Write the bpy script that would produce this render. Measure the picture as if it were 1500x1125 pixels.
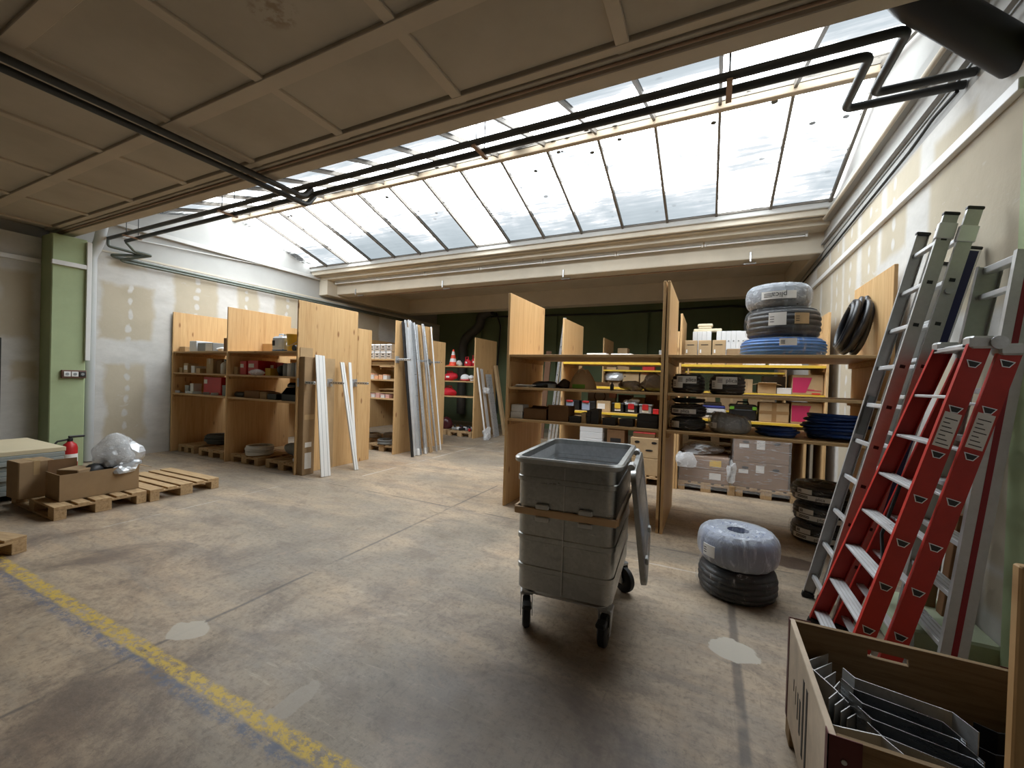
import bpy, bmesh, math, random
from mathutils import Vector, Matrix
random.seed(7)
S = bpy.context.scene
for _o in list(bpy.data.objects): bpy.data.objects.remove(_o)
COL = S.collection

# ------------------------------------------------------------------ camera
F_PX, YAW, PITCH, ROLL = 603.279, 0.45005, -0.010134, -0.031293
cam_d = bpy.data.cameras.new('camera'); cam = bpy.data.objects.new('camera', cam_d); COL.objects.link(cam)
cam_d.sensor_fit = 'HORIZONTAL'; cam_d.sensor_width = 36.0; cam_d.lens = F_PX / 1500 * 36.0
cam_d.clip_start = 0.05; cam_d.clip_end = 200
_f = Vector((-math.sin(YAW)*math.cos(PITCH), math.cos(YAW)*math.cos(PITCH), math.sin(PITCH)))
_r = Vector((math.cos(YAW), math.sin(YAW), 0)); _d = _f.cross(_r)
_r2 = math.cos(ROLL)*_r + math.sin(ROLL)*_d; _d2 = -math.sin(ROLL)*_r + math.cos(ROLL)*_d
cam.matrix_world = Matrix(((_r2.x, -_d2.x, -_f.x, 0), (_r2.y, -_d2.y, -_f.y, 0), (_r2.z, -_d2.z, -_f.z, 1.65), (0, 0, 0, 1)))
S.camera = cam

# ------------------------------------------------------------------ world: bright overcast sky
W = bpy.data.worlds.new('overcast_sky'); S.world = W; W.use_nodes = True
_bg = W.node_tree.nodes['Background']; _bg.inputs[0].default_value = (0.95, 0.975, 1.0, 1); _bg.inputs[1].default_value = 6.6
# portals: they add no light, they only guide the sky's light through the skylight openings
def portal(name, loc, rot, sx, sy):
    l = bpy.data.lights.new(name, 'AREA'); l.shape = 'RECTANGLE'; l.size = sx; l.size_y = sy
    l.cycles.is_portal = True
    o = bpy.data.objects.new(name, l); COL.objects.link(o); o.location = loc; o.rotation_euler = rot
SKY_Y, SKY_Z, EAVE_Y, EAVE_Z, NEAR_Y = 5.70, 5.16, 7.70, 4.53, 3.70
_sl = math.atan2(SKY_Z-EAVE_Z, EAVE_Y-SKY_Y); _ln = math.hypot(EAVE_Y-SKY_Y, SKY_Z-EAVE_Z)
portal('skylight_portal', (-4.2, 6.70, 4.845+.06), (-_sl, 0, 0), 11.5, _ln)
portal('skylight_portal', (-4.2, 4.70, 4.845+.06), (_sl, 0, 0), 11.5, _ln)
S.view_settings.view_transform = 'Standard'; S.view_settings.look = 'None'
S.view_settings.exposure = 0.74; S.view_settings.gamma = 1.0; S.view_settings.use_curve_mapping = False
S.cycles.max_bounces = 9; S.cycles.diffuse_bounces = 6; S.cycles.glossy_bounces = 4; S.cycles.transmission_bounces = 4
S.cycles.transparent_max_bounces = 12; S.cycles.use_denoising = True
S.cycles.caustics_reflective = False; S.cycles.caustics_refractive = False; S.cycles.sample_clamp_indirect = 6.0

# ------------------------------------------------------------------ material helpers
MATS = {}
class NT:
    def __init__(s, name):
        s.m = bpy.data.materials.new(name); s.m.use_nodes = True; s.t = s.m.node_tree
        s.n = s.t.nodes; s.b = s.n['Principled BSDF']; s.out = s.n['Material Output']
    def add(s, typ, **kw):
        x = s.n.new(typ)
        for k, v in kw.items(): setattr(x, k, v)
        return x
    def link(s, a, b): s.t.links.new(a, b)
    def val(s, sock, v):
        if hasattr(v, 'links') or isinstance(v, bpy.types.NodeSocket): s.link(v, sock)
        else: sock.default_value = v
    def math(s, op, a, b=0.0, c=0.0, clamp=False):
        x = s.add('ShaderNodeMath', operation=op, use_clamp=clamp)
        s.val(x.inputs[0], a); s.val(x.inputs[1], b); s.val(x.inputs[2], c); return x.outputs[0]
    def coord(s, which='Object'): return s.add('ShaderNodeTexCoord').outputs[which]
    def pos(s): return s.add('ShaderNodeNewGeometry').outputs['Position']
    def mapping(s, v, scale=(1,1,1), loc=(0,0,0), rot=(0,0,0)):
        x = s.add('ShaderNodeMapping'); s.link(v, x.inputs[0]); x.inputs[1].default_value = loc; x.inputs[2].default_value = rot; x.inputs[3].default_value = scale
        return x.outputs[0]
    def noise(s, v, scale=5, detail=4, rough=.55, dist=0.0):
        x = s.add('ShaderNodeTexNoise'); s.link(v, x.inputs['Vector']); x.inputs['Scale'].default_value = scale
        x.inputs['Detail'].default_value = detail; x.inputs['Roughness'].default_value = rough; x.inputs['Distortion'].default_value = dist
        return x.outputs[0]
    def ramp(s, f, stops):
        x = s.add('ShaderNodeValToRGB'); s.link(f, x.inputs[0]); e = x.color_ramp.elements
        while len(e) < len(stops): e.new(0.5)
        for k, (p, c) in zip(e, stops): k.position = p; k.color = (*c, 1) if len(c) == 3 else c
        return x.outputs[0]
    def mix(s, f, a, b, blend='MIX'):
        x = s.add('ShaderNodeMix', data_type='RGBA', blend_type=blend); s.val(x.inputs[0], f)
        for i, v in ((6, a), (7, b)):
            if isinstance(v, tuple): x.inputs[i].default_value = (*v, 1) if len(v) == 3 else v
            else: s.link(v, x.inputs[i])
        return x.outputs[2]
    def smooth(s, v, a, b):
        x = s.add('ShaderNodeMapRange', interpolation_type='SMOOTHSTEP'); s.val(x.inputs[0], v); x.inputs[1].default_value = a; x.inputs[2].default_value = b
        return x.outputs[0]
    def sep(s, v):
        x = s.add('ShaderNodeSeparateXYZ'); s.link(v, x.inputs[0]); return x.outputs
    def comb(s, a, b, c=0.0):
        x = s.add('ShaderNodeCombineXYZ'); s.val(x.inputs[0], a); s.val(x.inputs[1], b); s.val(x.inputs[2], c); return x.outputs[0]
    def rect(s, u, v, u0, u1, v0, v1, soft=.02):
        a = s.math('SUBTRACT', s.math('ABSOLUTE', s.math('SUBTRACT', u, (u0+u1)/2)), (u1-u0)/2)
        b = s.math('SUBTRACT', s.math('ABSOLUTE', s.math('SUBTRACT', v, (v0+v1)/2)), (v1-v0)/2)
        return s.smooth(s.math('MAXIMUM', a, b), soft, -soft)
    def bump(s, h, strength=.3, dist=.02):
        x = s.add('ShaderNodeBump'); x.inputs['Strength'].default_value = strength; x.inputs['Distance'].default_value = dist
        s.link(h, x.inputs['Height']); s.link(x.outputs[0], s.b.inputs['Normal'])
    def fin(s, color=None, rough=.7, metal=0.0, spec=None):
        if color is not None:
            if isinstance(color, tuple): s.b.inputs['Base Color'].default_value = (*color, 1)
            else: s.link(color, s.b.inputs['Base Color'])
        s.val(s.b.inputs['Roughness'], rough); s.b.inputs['Metallic'].default_value = metal
        if spec is not None: s.b.inputs['Specular IOR Level'].default_value = spec
        return s.m
def srgb(r, g, b):
    f = lambda c: (c/255/12.92) if c/255 <= .04045 else ((c/255+.055)/1.055)**2.4
    return (f(r), f(g), f(b))
def M(name, col=None, rough=.7, metal=0.0, var=.12, scale=6.0, bump=0.0, spec=None):
    """plain procedural material: base colour broken up by noise"""
    if name in MATS: return MATS[name]
    t = NT(name); n = t.noise(t.coord(), scale, 5, .6)
    d = tuple(c*(1-var) for c in col); l = tuple(min(1, c*(1+var)) for c in col)
    c = t.ramp(n, [(.3, d), (.7, l)])
    if bump: t.bump(t.noise(t.coord(), scale*6, 3), bump, .01)
    MATS[name] = t.fin(c, rough, metal, spec); return MATS[name]

# ------------------------------------------------------------------ mesh helpers
class MB:
    def __init__(s): s.v = []; s.f = []
    def add(s, vs, fs):
        k = len(s.v); s.v += [tuple(x) for x in vs]; s.f += [tuple(i+k for i in q) for q in fs]; return s
    def box(s, x0, x1, y0, y1, z0, z1, mat=None):
        vs = [Vector((x, y, z)) for z in (z0, z1) for y in (y0, y1) for x in (x0, x1)]
        if mat is not None: vs = [mat @ q for q in vs]
        return s.add(vs, [(0,2,3,1), (4,5,7,6), (0,1,5,4), (2,6,7,3), (0,4,6,2), (1,3,7,5)])
    def bbox(s, x0, x1, y0, y1, z0, z1, b=.004, mat=None):
        """box with chamfered vertical and horizontal edges"""
        b = min(b, (x1-x0)*.45, (y1-y0)*.45, (z1-z0)*.45)
        ring = lambda i, z: [(x0+i, y0+b+i*0, z), ] and [(x0+b+i, y0+i, z), (x1-b-i, y0+i, z), (x1-i, y0+b+i, z), (x1-i, y1-b-i, z), (x1-b-i, y1-i, z), (x0+b+i, y1-i, z), (x0+i, y1-b-i, z), (x0+i, y0+b+i, z)]
        R = [ring(b*.7, z0), ring(0, z0+b), ring(0, z1-b), ring(b*.7, z1)]
        vs = [Vector(q) for r in R for q in r]
        if mat is not None: vs = [mat @ q for q in vs]
        fs = [tuple(range(7, -1, -1)), tuple(range(24, 32))]
        for k in range(3):
            for i in range(8): fs.append((k*8+i, k*8+(i+1) % 8, k*8+8+(i+1) % 8, k*8+8+i))
        return s.add(vs, fs)
    def loft(s, rings, cap=True, closed=False):
        n = len(rings[0]); vs = [q for r in rings for q in r]; fs = []
        m = len(rings); rng = m if closed else m-1
        for k in range(rng):
            a, b = k*n, ((k+1) % m)*n
            for i in range(n): fs.append((a+i, a+(i+1) % n, b+(i+1) % n, b+i))
        if cap and not closed: fs += [tuple(range(n-1, -1, -1)), tuple(range((m-1)*n, m*n))]
        return s.add(vs, fs)
    def tube(s, pts, r, n=8, closed=False, cap=True):
        pts = [Vector(p) for p in pts]; m = len(pts); rings = []; up = None
        for i, p in enumerate(pts):
            a = pts[(i-1) % m] if (i > 0 or closed) else p; b = pts[(i+1) % m] if (i < m-1 or closed) else p
            t = (b-a).normalized()
            if up is None:
                up = Vector((0, 0, 1)) if abs(t.z) < .9 else Vector((1, 0, 0))
            u = (up - t*up.dot(t));
            if u.length < 1e-5: u = t.orthogonal()
            u.normalize(); w = t.cross(u); up = u
            rr = r[i] if isinstance(r, (list, tuple)) else r
            rings.append([p + u*rr*math.cos(2*math.pi*k/n) + w*rr*math.sin(2*math.pi*k/n) for k in range(n)])
        return s.loft(rings, cap, closed)
    def lathe(s, prof, n=20, c=(0, 0, 0), mat=None, cap=True):
        rings = []
        for r, z in prof:
            q = [Vector((c[0]+r*math.cos(2*math.pi*k/n), c[1]+r*math.sin(2*math.pi*k/n), c[2]+z)) for k in range(n)]
            rings.append([mat @ x for x in q] if mat is not None else q)
        return s.loft(rings, cap)
    def prism(s, poly, z0, z1, mat=None):
        rings = [[Vector((x, y, z)) for x, y in poly] for z in (z0, z1)]
        if mat is not None: rings = [[mat @ q for q in r] for r in rings]
        return s.loft(rings)
    def quad(s, a, b, c, d): return s.add([Vector(a), Vector(b), Vector(c), Vector(d)], [(0, 1, 2, 3)])
    def xform(s, mat): s.v = [tuple(mat @ Vector(q)) for q in s.v]; return s
    def build(s, name, mat, parent=None, smooth=False):
        me = bpy.data.meshes.new(name); me.from_pydata(s.v, [], s.f); me.validate(); me.update()
        bm = bmesh.new(); bm.from_mesh(me); bmesh.ops.recalc_face_normals(bm, faces=bm.faces); bm.to_mesh(me); bm.free()
        if smooth:
            for p in me.polygons: p.use_smooth = True
            try: me.set_sharp_from_angle(angle=math.radians(40))
            except Exception: pass
        if mat is not None: me.materials.append(mat)
        o = bpy.data.objects.new(name, me); COL.objects.link(o)
        if parent is not None: o.parent = parent
        return o
def mesh_obj(name, me, parent=None, loc=(0, 0, 0), rotz=0.0):
    o = bpy.data.objects.new(name, me); COL.objects.link(o); o.location = loc; o.rotation_euler = (0, 0, rotz)
    if parent is not None: o.parent = parent
    return o
def tag(o, label=None, cat=None, group=None, kind=None):
    if label: o['label'] = label
    if cat: o['category'] = cat
    if group: o['group'] = group
    if kind: o['kind'] = kind
    return o
def thing(name, label, cat, loc=(0, 0, 0), rotz=0.0, group=None):
    o = bpy.data.objects.new(name, None); COL.objects.link(o); o.empty_display_size = .05
    o.location = loc; o.rotation_euler = (0, 0, rotz)
    return tag(o, label, cat, group)
def structure(o): o['kind'] = 'structure'; return o
def dup(root, loc, rotz=0.0, label=None, group=None):
    r = root.copy(); COL.objects.link(r); r.location = loc; r.rotation_euler = (0, 0, rotz)
    if label: r['label'] = label
    if group: r['group'] = group
    for ch in list(root.children):
        c = ch.copy(); COL.objects.link(c); c.parent = r
        for g in list(ch.children):
            d = g.copy(); COL.objects.link(d); d.parent = c
    return r
def B(name, mat, parent, *boxes, bev=0.0, smooth=False):
    m = MB()
    for b in boxes: m.bbox(*b, b=bev) if bev else m.box(*b)
    return m.build(name, mat, parent, smooth)
def RZ(a, loc=(0, 0, 0)): return Matrix.Translation(loc) @ Matrix.Rotation(a, 4, 'Z')
ORD = ('leftmost', 'second from left', 'third from left', 'fourth from left', 'fifth from left', 'sixth from left', 'seventh from left', 'eighth from left', 'ninth from left', 'tenth from left', 'eleventh from left', 'twelfth from left')
# ================================================================== materials of the place
XL, XR, YB, YF = -9.80, 1.57, 13.5, -9.0       # left / right / back wall faces, wall behind the camera
def mat_floor():
    t = NT('worn_concrete_floor'); p = t.pos(); x, y, z = t.sep(p)
    big = t.noise(t.mapping(p, (.32, .55, 1)), 1.0, 6, .62, .6)
    streak = t.noise(t.mapping(p, (.5, 2.6, 1), rot=(0, 0, .12)), 1.6, 6, .7, .4)
    fine = t.noise(p, 26, 6, .75)
    c = t.ramp(big, [(.28, srgb(112, 104, 94)), (.43, srgb(150, 138, 121)), (.56, srgb(182, 161, 135)), (.75, srgb(162, 134, 108))])
    c = t.mix(t.math('MULTIPLY', t.smooth(streak, .42, .66), .7), c, srgb(140, 130, 118))
    c = t.mix(t.math('MULTIPLY', t.smooth(fine, .46, .70), .55), c, srgb(92, 80, 70))
    scr = t.noise(t.mapping(p, (3.0, 30, 1), rot=(0, 0, .35)), 1.4, 7, .8, 1.2); scr2 = t.noise(t.mapping(p, (26, 2.4, 1), rot=(0, 0, -.2)), 1.4, 7, .8, 1.0)
    c = t.mix(t.math('MULTIPLY', t.smooth(scr, .55, .66), .45), c, srgb(190, 174, 152)); c = t.mix(t.math('MULTIPLY', t.smooth(scr2, .55, .68), .40), c, srgb(104, 92, 82))
    mott = t.noise(t.mapping(p, (1.6, 2.2, 1), loc=(7, 3, 0)), 1.5, 8, .78, .5)
    c = t.mix(t.math('MULTIPLY', t.smooth(mott, .50, .62), .45), c, srgb(112, 98, 86)); c = t.mix(t.math('MULTIPLY', t.smooth(mott, .44, .34), .35), c, srgb(178, 152, 124))
    # dark brown noise blotches, stronger towards the foreground
    st = t.noise(t.mapping(p, (.8, .8, 1), loc=(3.1, 1.7, 0)), 1.3, 7, .72, .8)
    near = t.smooth(y, 3.4, 1.6)
    c = t.mix(t.math('MULTIPLY', t.math('MULTIPLY', t.smooth(st, .45, .66), near), .75), c, srgb(96, 82, 73))
    # dark damp stain beside the wall coils, pale repair patches and dark joints (shapes of their own)
    nx = t.noise(p, 7, 4, .6); dx = t.math('MULTIPLY_ADD', t.math('SUBTRACT', nx, .5), .16, x); dy = t.math('MULTIPLY_ADD', t.math('SUBTRACT', nx, .5), -.13, y)
    def blob(cx, cy, rx, ry, soft=.25):
        a = t.math('POWER', t.math('DIVIDE', t.math('SUBTRACT', dx, cx), rx), 2.0); b = t.math('POWER', t.math('DIVIDE', t.math('SUBTRACT', dy, cy), ry), 2.0)
        return t.smooth(t.math('ADD', a, b), 1+soft, 1-soft)
    c = t.mix(t.math('MULTIPLY', blob(.75, 4.68, .22, .16), .8), c, srgb(70, 52, 44))
    c = t.mix(t.math('MULTIPLY', blob(-.75, 1.75, .8, .42, .8), .55), c, srgb(84, 74, 68))
    for (u0, u1, v0, v1, k, cc) in ((-12, 3, 4.395, 4.42, .7, srgb(84, 78, 74)), (-12, 3, 5.84, 5.86, .6, srgb(84, 78, 74)), (.165, .215, -2, 3.6, .75, srgb(84, 76, 70)), (-2.945, -2.92, -2, 14, .7, srgb(80, 76, 74)), (-9.8, 1.6, 8.35, 8.38, .4, srgb(215, 210, 200)), (-1.4, .4, 3.97, 3.99, .6, srgb(210, 204, 194)), (-5.1, -5.07, 5.0, 9.9, .6, srgb(214, 210, 202)), (-5.6, -5.58, 2.0, 3.9, .45, srgb(206, 200, 190))):
        c = t.mix(t.math('MULTIPLY', t.math('MULTIPLY', t.rect(dx if u1-u0 > 1 else t.math('MULTIPLY_ADD', t.math('SUBTRACT', nx, .5), .02, x), t.math('MULTIPLY_ADD', t.math('SUBTRACT', nx, .5), .03, y), u0, u1, v0, v1, .012), t.smooth(t.noise(p, 2.3, 3), .36, .52)), k), c, cc)
    c = t.mix(t.math('MULTIPLY', blob(-2.92, 1.46, .13, .10, .12), .9), c, srgb(186, 176, 160))
    c = t.mix(t.math('MULTIPLY', blob(.18, 2.93, .14, .12, .12), .95), c, srgb(186, 178, 164))
    c = t.mix(t.math('MULTIPLY', blob(-1.84, 1.38, .05, .17, .12), .7), c, srgb(160, 150, 136))
    # painted line: worn yellow with a blue band on its near side
    wear = t.noise(t.mapping(p, (1, 1.4, 1)), 14, 6, .8)
    ly = t.math('MULTIPLY_ADD', t.math('SUBTRACT', t.noise(p, 9, 3), .5), .03, y)
    c = t.mix(t.math('MULTIPLY', t.rect(x, ly, -30, 30, 1.14, 1.215, .02), t.math('MULTIPLY', t.smooth(wear, .42, .58), .75)), c, srgb(88, 98, 120))
    c = t.mix(t.math('MULTIPLY', t.rect(x, ly, -30, 30, 1.205, 1.29, .012), t.math('MULTIPLY', t.smooth(wear, .42, .56), .88)), c, srgb(206, 172, 62))
    r = t.ramp(t.noise(t.mapping(p, (.7, .7, 1)), 2.2, 5, .65), [(.3, (.38,)*3), (.7, (.68,)*3)])
    t.bump(t.noise(p, 60, 5, .7), .12, .01)
    return t.fin(c, r, 0, .4)
def mat_plaster_wall(name, axis, rects, screws, wob=.24, base=(203, 201, 196), board=(190, 180, 160), trowel=(214, 213, 209)):
    """white filler over grey-beige plasterboard; u runs along the wall, v is the height"""
    t = NT(name); p = t.pos(); q = t.sep(p); u0 = q[axis]; v0 = q[2]
    n1 = t.noise(p, 2.6, 5, .5); n2 = t.noise(t.mapping(p, loc=(4, 9, 2)), 2.8, 5, .5)
    u = t.math('MULTIPLY_ADD', t.math('SUBTRACT', n1, .5), wob, u0); v = t.math('MULTIPLY_ADD', t.math('SUBTRACT', n2, .5), wob, v0)
    m = None
    for (a, b, c_, d) in rects:
        k = t.rect(u, v, a, b, c_, d, .05); m = k if m is None else t.math('MAXIMUM', m, k)
    for (uc, za, zb, step) in screws:                        # filled screw heads: a column of white dabs
        du = t.math('DIVIDE', t.math('SUBTRACT', u, uc), .038)
        dv = t.math('DIVIDE', t.math('SUBTRACT', t.math('FRACT', t.math('DIVIDE', v, step)), .5), .30)
        k = t.smooth(t.math('ADD', t.math('POWER', du, 2.0), t.math('POWER', dv, 2.0)), .3, 1.7)
        k = t.math('MAXIMUM', k, t.math('SUBTRACT', 1.0, t.rect(u0, v0, uc-.3, uc+.3, za, zb, .02)))
        m = t.math('MULTIPLY', m, k)
    fil = t.ramp(t.noise(t.mapping(p, (1, 1, 2.2)), 2.4, 6, .65), [(.3, srgb(*[c-14 for c in base])), (.6, srgb(*base)), (.8, srgb(*trowel))])
    brd = t.ramp(t.noise(p, 1.8, 5, .6), [(.3, srgb(*[c-12 for c in board])), (.7, srgb(*board))])
    smear = t.math('MULTIPLY', t.smooth(t.noise(t.mapping(p, (1.2, 1.2, 3)), 3.0, 7, .75, .7), .60, .68), .55)
    c = t.mix(m, fil, t.mix(smear, brd, fil))
    t.bump(t.noise(p, 20, 5, .6), .08, .02)
    return t.fin(c, .85, 0, .25)
def mat_pine(name, axis=0, tone=1.0, lam=.115, rot=0):
    """glued pine boards: vertical lamellae, grain and dark knots. axis = the horizontal world axis of the face"""
    t = NT(name); p = t.pos(); q = t.sep(p); u = q[axis]; v = q[2]
    if rot: u, v = q[1], q[0]
    oi = t.add('ShaderNodeObjectInfo').outputs['Random']
    k = t.math('FLOOR', t.math('DIVIDE', u, lam)); wn = t.add('ShaderNodeTexWhiteNoise', noise_dimensions='2D')
    t.link(t.comb(k, oi), wn.inputs['Vector']); rnd = wn.outputs['Value']
    off = t.math('MULTIPLY', rnd, 17.0); vec = t.comb(t.math('MULTIPLY', u, 24.0), t.math('ADD', t.math('MULTIPLY', v, .9), off), t.math('MULTIPLY', oi, 9.0))
    g = t.noise(vec, 1.6, 5, .6, .9)
    c = t.ramp(g, [(.25, srgb(186*tone, 149*tone, 101*tone)), (.5, srgb(206*tone, 170*tone, 121*tone)), (.8, srgb(216*tone, 184*tone, 138*tone))])
    c = t.mix(t.math('MULTIPLY', rnd, .24), c, srgb(178*tone, 132*tone, 84*tone))
    vor = t.add('ShaderNodeTexVoronoi', feature='F1'); t.link(t.comb(t.math('DIVIDE', u, lam), t.math('MULTIPLY', t.math('ADD', v, off), 3.4), oi), vor.inputs['Vector']); vor.inputs['Scale'].default_value = 1.0
    kn = t.math('MULTIPLY', t.smooth(vor.outputs['Distance'], .24, .10), t.math('GREATER_THAN', t.sep(vor.outputs['Color'])[0], .72))
    c = t.mix(t.math('MULTIPLY', kn, .75), c, srgb(122*tone, 76*tone, 42*tone))
    seam = t.smooth(t.math('ABSOLUTE', t.math('SUBTRACT', t.math('FRACT', t.math('DIVIDE', u, lam)), .5)), .485, .499)
    c = t.mix(t.math('MULTIPLY', seam, .35), c, srgb(150*tone, 108*tone, 66*tone))
    return t.fin(c, .55, 0, .3)
def mat_wood_edge(name, tone=1.0):
    t = NT(name); p = t.pos(); q = t.sep(p)
    n = t.noise(t.mapping(p, (9, 9, 9)), 3, 5, .7); c = t.ramp(n, [(.3, srgb(160*tone, 122*tone, 78*tone)), (.7, srgb(196*tone, 158*tone, 108*tone))])
    return t.fin(c, .6, 0, .3)
def mat_pallet(name, tone=1.0):
    t = NT(name); p = t.coord(); oi = t.add('ShaderNodeObjectInfo').outputs['Random']
    n = t.noise(t.mapping(p, (2.2, 26, 26)), 1.6, 6, .65, .6)
    c = t.ramp(n, [(.25, srgb(146*tone, 118*tone, 84*tone)), (.5, srgb(188*tone, 158*tone, 118*tone)), (.8, srgb(204*tone, 176*tone, 136*tone))])
    c = t.mix(t.math('MULTIPLY', oi, .35), c, srgb(150*tone, 122*tone, 90*tone))
    return t.fin(c, .75, 0, .25)
def mat_metal(name, col, rough=.35, spangle=0.0, streak=0.0, metal=1.0):
    t = NT(name); p = t.coord()
    c = t.ramp(t.noise(p, 2.5, 5, .6), [(.3, tuple(k*.82 for k in col)), (.7, col)])
    if spangle:
        v = t.add('ShaderNodeTexVoronoi'); t.link(p, v.inputs['Vector']); v.inputs['Scale'].default_value = 55
        c = t.mix(t.math('MULTIPLY', t.sep(v.outputs['Color'])[0], spangle), c, tuple(k*.55 for k in col))
    r = t.ramp(t.noise(t.mapping(p, (1, 1, 6) if not streak else (streak, streak, 1)), 5, 5, .7), [(.3, (max(.05, rough-.1),)*3), (.7, (rough+.14,)*3)])
    return t.fin(c, r, metal)
def mat_glass_pane():
    """wired roof glass: clear to the sky, with dirt that scatters the light"""
    t = NT('dirty_roof_glass'); p = t.pos(); oi = t.add('ShaderNodeObjectInfo').outputs['Random']
    x, y, z = t.sep(p)
    off = t.comb(t.math('MULTIPLY', oi, 31.0), t.math('MULTIPLY', oi, 17.0), 0.0)
    va = t.add('ShaderNodeVectorMath', operation='ADD'); t.link(p, va.inputs[0]); t.link(off, va.inputs[1]); q = va.outputs[0]
    broad = t.noise(t.mapping(q, (.7, .9, .9)), 1.3, 5, .55, .3); st = t.noise(t.mapping(q, (.9, 9, 9)), 2.0, 6, .65, .3)
    wn = t.add('ShaderNodeTexWhiteNoise', noise_dimensions='1D'); t.link(oi, wn.inputs['W'])
    run = t.math('MULTIPLY', t.smooth(z, 4.92, 4.54), t.math('MULTIPLY_ADD', wn.outputs['Value'], .42, .02))      # run-off grime collects along the lower edge
    dirt = t.math('ADD', t.math('MULTIPLY_ADD', st, .34, t.math('MULTIPLY', broad, .52)), run)
    tint = t.ramp(dirt, [(.46, (.93, .95, .96)), (.515, (.30, .303, .305)), (.60, (.25, .261, .267)), (.85, (.215, .228, .234))])
    v = t.add('ShaderNodeTexVoronoi'); t.link(t.mapping(q, (1, 1.3, 1.3)), v.inputs['Vector']); v.inputs['Scale'].default_value = 5.5
    leaf = t.math('MULTIPLY', t.smooth(t.math('ADD', v.outputs['Distance'], t.math('MULTIPLY', t.noise(q, 30, 3), .14)), .31, .25), t.math('GREATER_THAN', t.sep(v.outputs['Color'])[1], .80))
    upper = t.smooth(z, 4.75, 5.05); leaf = t.math('MULTIPLY', leaf, t.math('MULTIPLY_ADD', upper, .9, .1))
    tr = t.add('ShaderNodeBsdfTransparent'); t.link(tint, tr.inputs[0])
    dk = t.add('ShaderNodeBsdfDiffuse'); dk.inputs[0].default_value = (.10, .10, .09, 1)
    m2 = t.add('ShaderNodeMixShader'); t.link(leaf, m2.inputs[0]); t.link(tr.outputs[0], m2.inputs[1]); t.link(dk.outputs[0], m2.inputs[2])
    t.link(m2.outputs[0], t.out.inputs[0]); return t.m
def mat_film(name, col=(.85, .87, .88), fac=.35, rough=.18, sc=(1, 1, 1.6), sz=16):
    """thin crinkled plastic film: mostly clear, with glossy creases"""
    t = NT(name); p = t.coord(); n = t.noise(t.mapping(p, sc), sz, 6, .7, .8)
    t.bump(n, .9, .03); t.fin(col, rough, 0, .6)
    tr = t.add('ShaderNodeBsdfTransparent'); mx = t.add('ShaderNodeMixShader')
    f = t.math('ADD', t.math('MULTIPLY', t.smooth(n, .52, .74), .5), fac, clamp=True)
    t.link(f, mx.inputs[0]); t.link(tr.outputs[0], mx.inputs[1]); t.link(t.b.outputs[0], mx.inputs[2]); t.link(mx.outputs[0], t.out.inputs[0]); return t.m
def mat_card(name, col):
    t = NT(name); p = t.coord(); n = t.noise(t.mapping(p, (1, 1, 1)), 5, 5, .6); rib = t.noise(t.mapping(p, (60, 60, 1)), 2, 2)
    c = t.ramp(n, [(.3, tuple(k*.86 for k in col)), (.7, tuple(min(1, k*1.06) for k in col))])
    c = t.mix(t.math('MULTIPLY', rib, .10), c, tuple(k*.7 for k in col)); return t.fin(c, .8, 0, .2)

def mat_ceiling():
    t = NT('grey_ceiling_board'); p = t.pos(); x, y, z = t.sep(p); c = t.ramp(t.noise(p, 1.0, 5, .6), [(.3, srgb(166, 157, 142)), (.7, srgb(184, 175, 160))])
    n = t.noise(p, 9, 6, .7); a = t.math('POWER', t.math('DIVIDE', t.math('ADD', x, 2.50), .16), 2.0); b = t.math('POWER', t.math('DIVIDE', t.math('SUBTRACT', y, 1.63), .13), 2.0)
    m = t.math('MULTIPLY', t.smooth(t.math('ADD', a, b), 1.4, .2), t.smooth(n, .46, .60))          # brown water stain
    c = t.mix(t.math('MULTIPLY', m, .55), c, srgb(120, 92, 62)); t.bump(t.noise(p, 60, 3), .05, .01); return t.fin(c, .9, 0, .2)
PINE_X = mat_pine('pine_panel_facing_front', 0); PINE_Y = mat_pine('pine_panel_facing_side', 1); PINE_S = mat_pine('pine_shelf_board', 0, .95, .14, rot=1)
EDGE = mat_wood_edge('pine_cut_edge'); PALLET = mat_pallet('pallet_wood'); PALLET_D = mat_pallet('old_pallet_wood', .82)
YEL = M('yellow_shuttering_board', srgb(226, 186, 62), .5, 0, .10, 5)
GREEN = M('pale_green_paint', srgb(166, 181, 140), .7, 0, .07, 3, .05); GREEN_D = M('dark_green_wall_paint', srgb(96, 108, 78), .8, 0, .12, 1.2)
CEIL = mat_ceiling(); CEIL_B = M('ceiling_batten', srgb(186, 174, 156), .85, 0, .08, 2.0)
GABLE = M('darkened_white_gable', srgb(160, 159, 155), .8, 0, .07, 1.5)  # white gable darkened in its colour to offset the glare beside the skylight
BACKW = M('dim_grey_wall', srgb(120, 114, 104), .8, 0, .06, 1.5)
WHITE_P = M('white_paint', srgb(182, 181, 177), .7, 0, .06, 1.5); CREAM = M('cream_painted_concrete', srgb(194, 185, 168), .8, 0, .09, 1.5, .05)
TRUNK = M('white_plastic', srgb(222, 222, 220), .45, 0, .03, 2); PIPE_D = M('dark_painted_pipe', srgb(44, 44, 42), .5, 0, .2, 8)
PIPE_G = M('green_grey_pipe', srgb(88, 94, 86), .5, .2, .15, 6); RUST = M('rust_primer_pipe', srgb(150, 122, 100), .6, 0, .2, 8)
BAR = M('skylight_steel_bar', srgb(110, 104, 96), .6, .3, .15, 4); BLACK = M('black_plastic', srgb(30, 30, 31), .45, 0, .2, 8); BLACK_R = M('black_rubber', srgb(24, 24, 24), .65, 0, .2, 12)
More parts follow.
